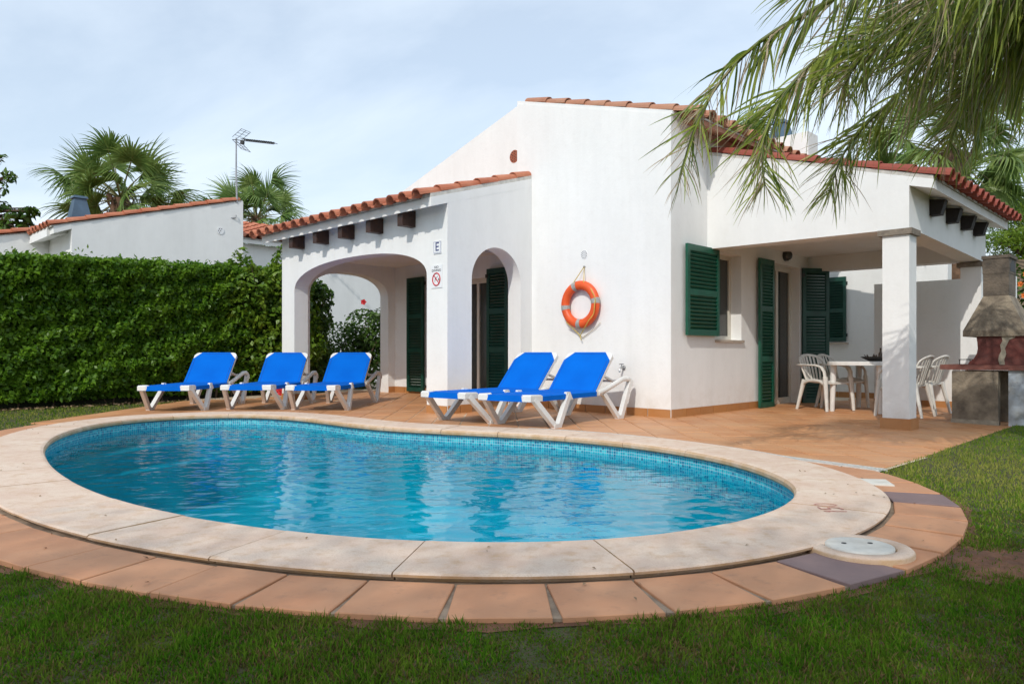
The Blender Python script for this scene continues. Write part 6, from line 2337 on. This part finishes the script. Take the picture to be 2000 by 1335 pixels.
def blades(name, x, y, h, w, mat, label=None):
    n = len(x)
    az = RNG.uniform(0, 2 * np.pi, n)
    lean = np.abs(RNG.normal(0.62, 0.40, n))
    ld = RNG.uniform(0, 2 * np.pi, n)
    hh = h * RNG.uniform(0.45, 1.45, n) * (1 + 0.30 * sum(np.sin(x * a_ * 0.8 + y * b_ * 0.8 - c_) for a_, b_, c_ in CLUMP[:5]) / 2.5)
    z0 = np.full(n, -0.05)
    sx, sy = np.cos(az) * w, np.sin(az) * w
    lx, ly = np.cos(ld) * np.sin(lean) * hh, np.sin(ld) * np.sin(lean) * hh
    hz_ = np.cos(lean) * hh
    b1 = np.stack([x - sx, y - sy, z0], 1); b2 = np.stack([x + sx, y + sy, z0], 1)
    m1 = np.stack([x - sx * .8 + lx * .38, y - sy * .8 + ly * .38, z0 + hz_ * .62], 1)
    m2 = np.stack([x + sx * .8 + lx * .38, y + sy * .8 + ly * .38, z0 + hz_ * .62], 1)
    t = np.stack([x + lx, y + ly, z0 + hz_], 1)
    V = np.stack([b1, b2, m1, m2, t], 1).reshape(-1, 3)
    i = np.arange(n)[:, None] * 5
    Fc = np.concatenate([i + np.array([[0, 1, 3]]), i + np.array([[0, 3, 2]]), i + np.array([[2, 3, 4]])], 0)
    return tag(place(name, np_mesh(name, V, Fc, mat)), label, 'grass' if label else None, kind='stuff')


CLUMP = [(float(RNG.uniform(-1, 1) * f_), float(RNG.uniform(-1, 1) * f_), float(RNG.uniform(0, 6.28))) for f_ in (9, 16, 27, 40, 55, 70, 33, 21)]


def scatter(n, x0, x1, y0, y1, dens_pow=1.7, bare=0.42):
    x = RNG.uniform(x0, x1, n); y = RNG.uniform(y0, y1, n)
    keep = RNG.uniform(0, 1, n) < np.minimum(1, (2.4 / np.maximum(y, 1.0)) ** dens_pow)
    # only what the lens could plausibly see, with a margin
    keep &= np.abs(x) < y * 1.0 + 0.9
    x, y = x[keep], y[keep]
    k = on_lawn(x, y)
    x, y = x[k], y[k]
    s = soil_amount(x, y)
    thin = 0.5 + 0.5 * np.sin(x * 2.3 + 1) * np.sin(y * 3.1)
    fine = sum(np.sin(x * a_ + y * b_ + c_) for a_, b_, c_ in CLUMP) / 4.0
    thin = np.clip(thin * 0.5 + np.clip(fine, 0, 1) * 1.1, 0, 1)
    k = RNG.uniform(0, 1, len(x)) < np.clip((s - 0.70) * 1.8 + 0.6 * np.sin(x * 21 + 4 * y) * np.sin(y * 29) + 0.3 * np.sin(x * 47 - y * 31), 0.10, 1) * (1 - bare * thin)
    return x[k], y[k]


X0, Y0 = scatter(820000, -3.6, 3.9, 1.45, 3.9, 1.7, 0.12)
d0 = RNG.uniform(0, 1, len(X0)) < 0.42 + 0.25 * np.clip(np.sin(X0 * 6.1 + 2) * np.sin(Y0 * 8.3), -0.6, 1)
blades('thatch', X0[~d0], Y0[~d0], 0.016, 0.0026, M['grass'], 'short dense turf at the foot of the front lawn')
blades('dry_thatch', X0[d0], Y0[d0], 0.015, 0.0026, M['grass_brown'], 'brown withered thatch at the foot of the front lawn')
X1, Y1 = scatter(330000, -3.6, 3.9, 1.45, 3.9)
_k = ~((X1 > 1.8) & (Y1 > 3.3))
X1, Y1 = X1[_k], Y1[_k]
d1 = RNG.uniform(0, 1, len(X1)) < 0.12 + 0.20 * np.clip(np.sin(X1 * 5.1 + 2) * np.sin(Y1 * 7.3) + 0.5 * np.sin(X1 * 13 + Y1 * 11), 0, 1)
blades('grass', X1[~d1], Y1[~d1], 0.027, 0.0021, M['grass'], 'short green lawn grass in front of the pool ring')
blades('dry_grass', X1[d1], Y1[d1], 0.024, 0.0020, M['grass_brown'], 'withered brown blades among the green lawn in front of the pool')
X2, Y2 = scatter(900000, 1.8, 9.5, 3.3, 11.5, 1.15)
dryness = np.exp(-((X2 - 3.4) ** 2 / 1.6 + (Y2 - 5.4) ** 2 / 3.0)) * 0.75 + 0.18  # share of pale blades peaks where the sunlit patch is painted in
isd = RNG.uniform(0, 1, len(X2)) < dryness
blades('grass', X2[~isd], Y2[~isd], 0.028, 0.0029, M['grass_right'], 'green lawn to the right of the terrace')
blades('dry_grass', X2[isd], Y2[isd], 0.026, 0.0029, M['grass_dry'], 'dry grass coloured paler for sunlight beside the drain end')
X4, Y4 = scatter(300000, -7.5, -3.6, 2.2, 7.0, 1.3)
blades('grass', X4, Y4, 0.030, 0.0034, M['grass'], 'lawn to the left of the pool ring')
X3, Y3 = scatter(420000, -12, -4.8, 6.0, 14.5, 1.15)
d3 = RNG.uniform(0, 1, len(X3)) < 0.6
blades('grass', X3[~d3], Y3[~d3], 0.034, 0.0048, M['grass'], 'strip of lawn between the hedge and the pool')
blades('dry_grass', X3[d3], Y3[d3], 0.032, 0.0048, M['grass_dry'], 'yellowish grass along the foot of the hedge')

gx = np.linspace(SOIL_C[0] - 0.85, SOIL_C[0] + 0.85, 90); gy = np.linspace(SOIL_C[1] - 0.42, SOIL_C[1] + 0.42, 56)
GX, GY = np.meshgrid(gx, gy)
clod = sum(np.sin(GX * a_ * 1.3 + GY * b_ * 1.3 + c_) for a_, b_, c_ in CLUMP) / 8 + RNG.normal(0, 0.25, GX.shape)
GZ = -0.043 + 0.012 * np.clip(1.3 - soil_amount(GX, GY), 0, 1) + 0.012 * clod
cellq = soil_amount(GX, GY) < 1.35
qk = (cellq[:-1, :-1] & cellq[1:, 1:]).ravel()
ix = np.arange(GX.size).reshape(GX.shape)
Fq = np.stack([ix[:-1, :-1].ravel()[qk], ix[:-1, 1:].ravel()[qk], ix[1:, 1:].ravel()[qk], ix[1:, :-1].ravel()[qk]], 1)
keep_q = ~inside(ring_outer, np.stack([GX.ravel(), GY.ravel()], 1))
Fq = Fq[keep_q[Fq].all(1)]
used = np.unique(Fq)
remap = np.zeros(GX.size, int); remap[used] = np.arange(len(used))
tag(place('soil_patch', np_mesh('soil_patch', np.stack([GX.ravel(), GY.ravel(), GZ.ravel()], 1)[used], remap[Fq], M['soil'])), kind='structure')
# red earth edge along the paving where the turf has worn away
ed = MB()
vs, fs = [], []
ids = list(range(int(i_b) + 20, int(i_a), 3))
for i in ids:
    for d_, z in ((COPE_W + RING_W - 0.02, -0.040), (COPE_W + RING_W + 0.045 + 0.02 * math.sin(i * 0.31) + 0.015 * math.sin(i * 0.83), -0.0415)):
        p = off(d_, i)
        vs.append((p[0], p[1], z))
for q_ in range(len(ids) - 1):
    fs.append((2 * q_, 2 * q_ + 1, 2 * q_ + 3, 2 * q_ + 2))
tag(ed.add(vs, fs).build('bare_earth_edge', M['soil']), kind='structure')
# stray dry leaves on the paving and coping
n = 60
ii_ = RNG.uniform(i_b, i_a, n); dd_ = RNG.uniform(0.1, COPE_W + RING_W, n)
pp = np.array([off(d_, i) for d_, i in zip(dd_, ii_)])
zz = np.where(dd_ < COPE_W, 0.012, -0.012)
vq, fq = leaf_cloud(np.column_stack([pp, zz]), np.tile(Zn, (n, 1)), 0.022, 0.011, 0.2, 0.25)
tag(place('fallen_leaves', np_mesh('fallen_leaves', vq, fq, M['dry_leaf'])), 'tiny dry leaves scattered on the coping and clay ring', 'leaves', kind='stuff')
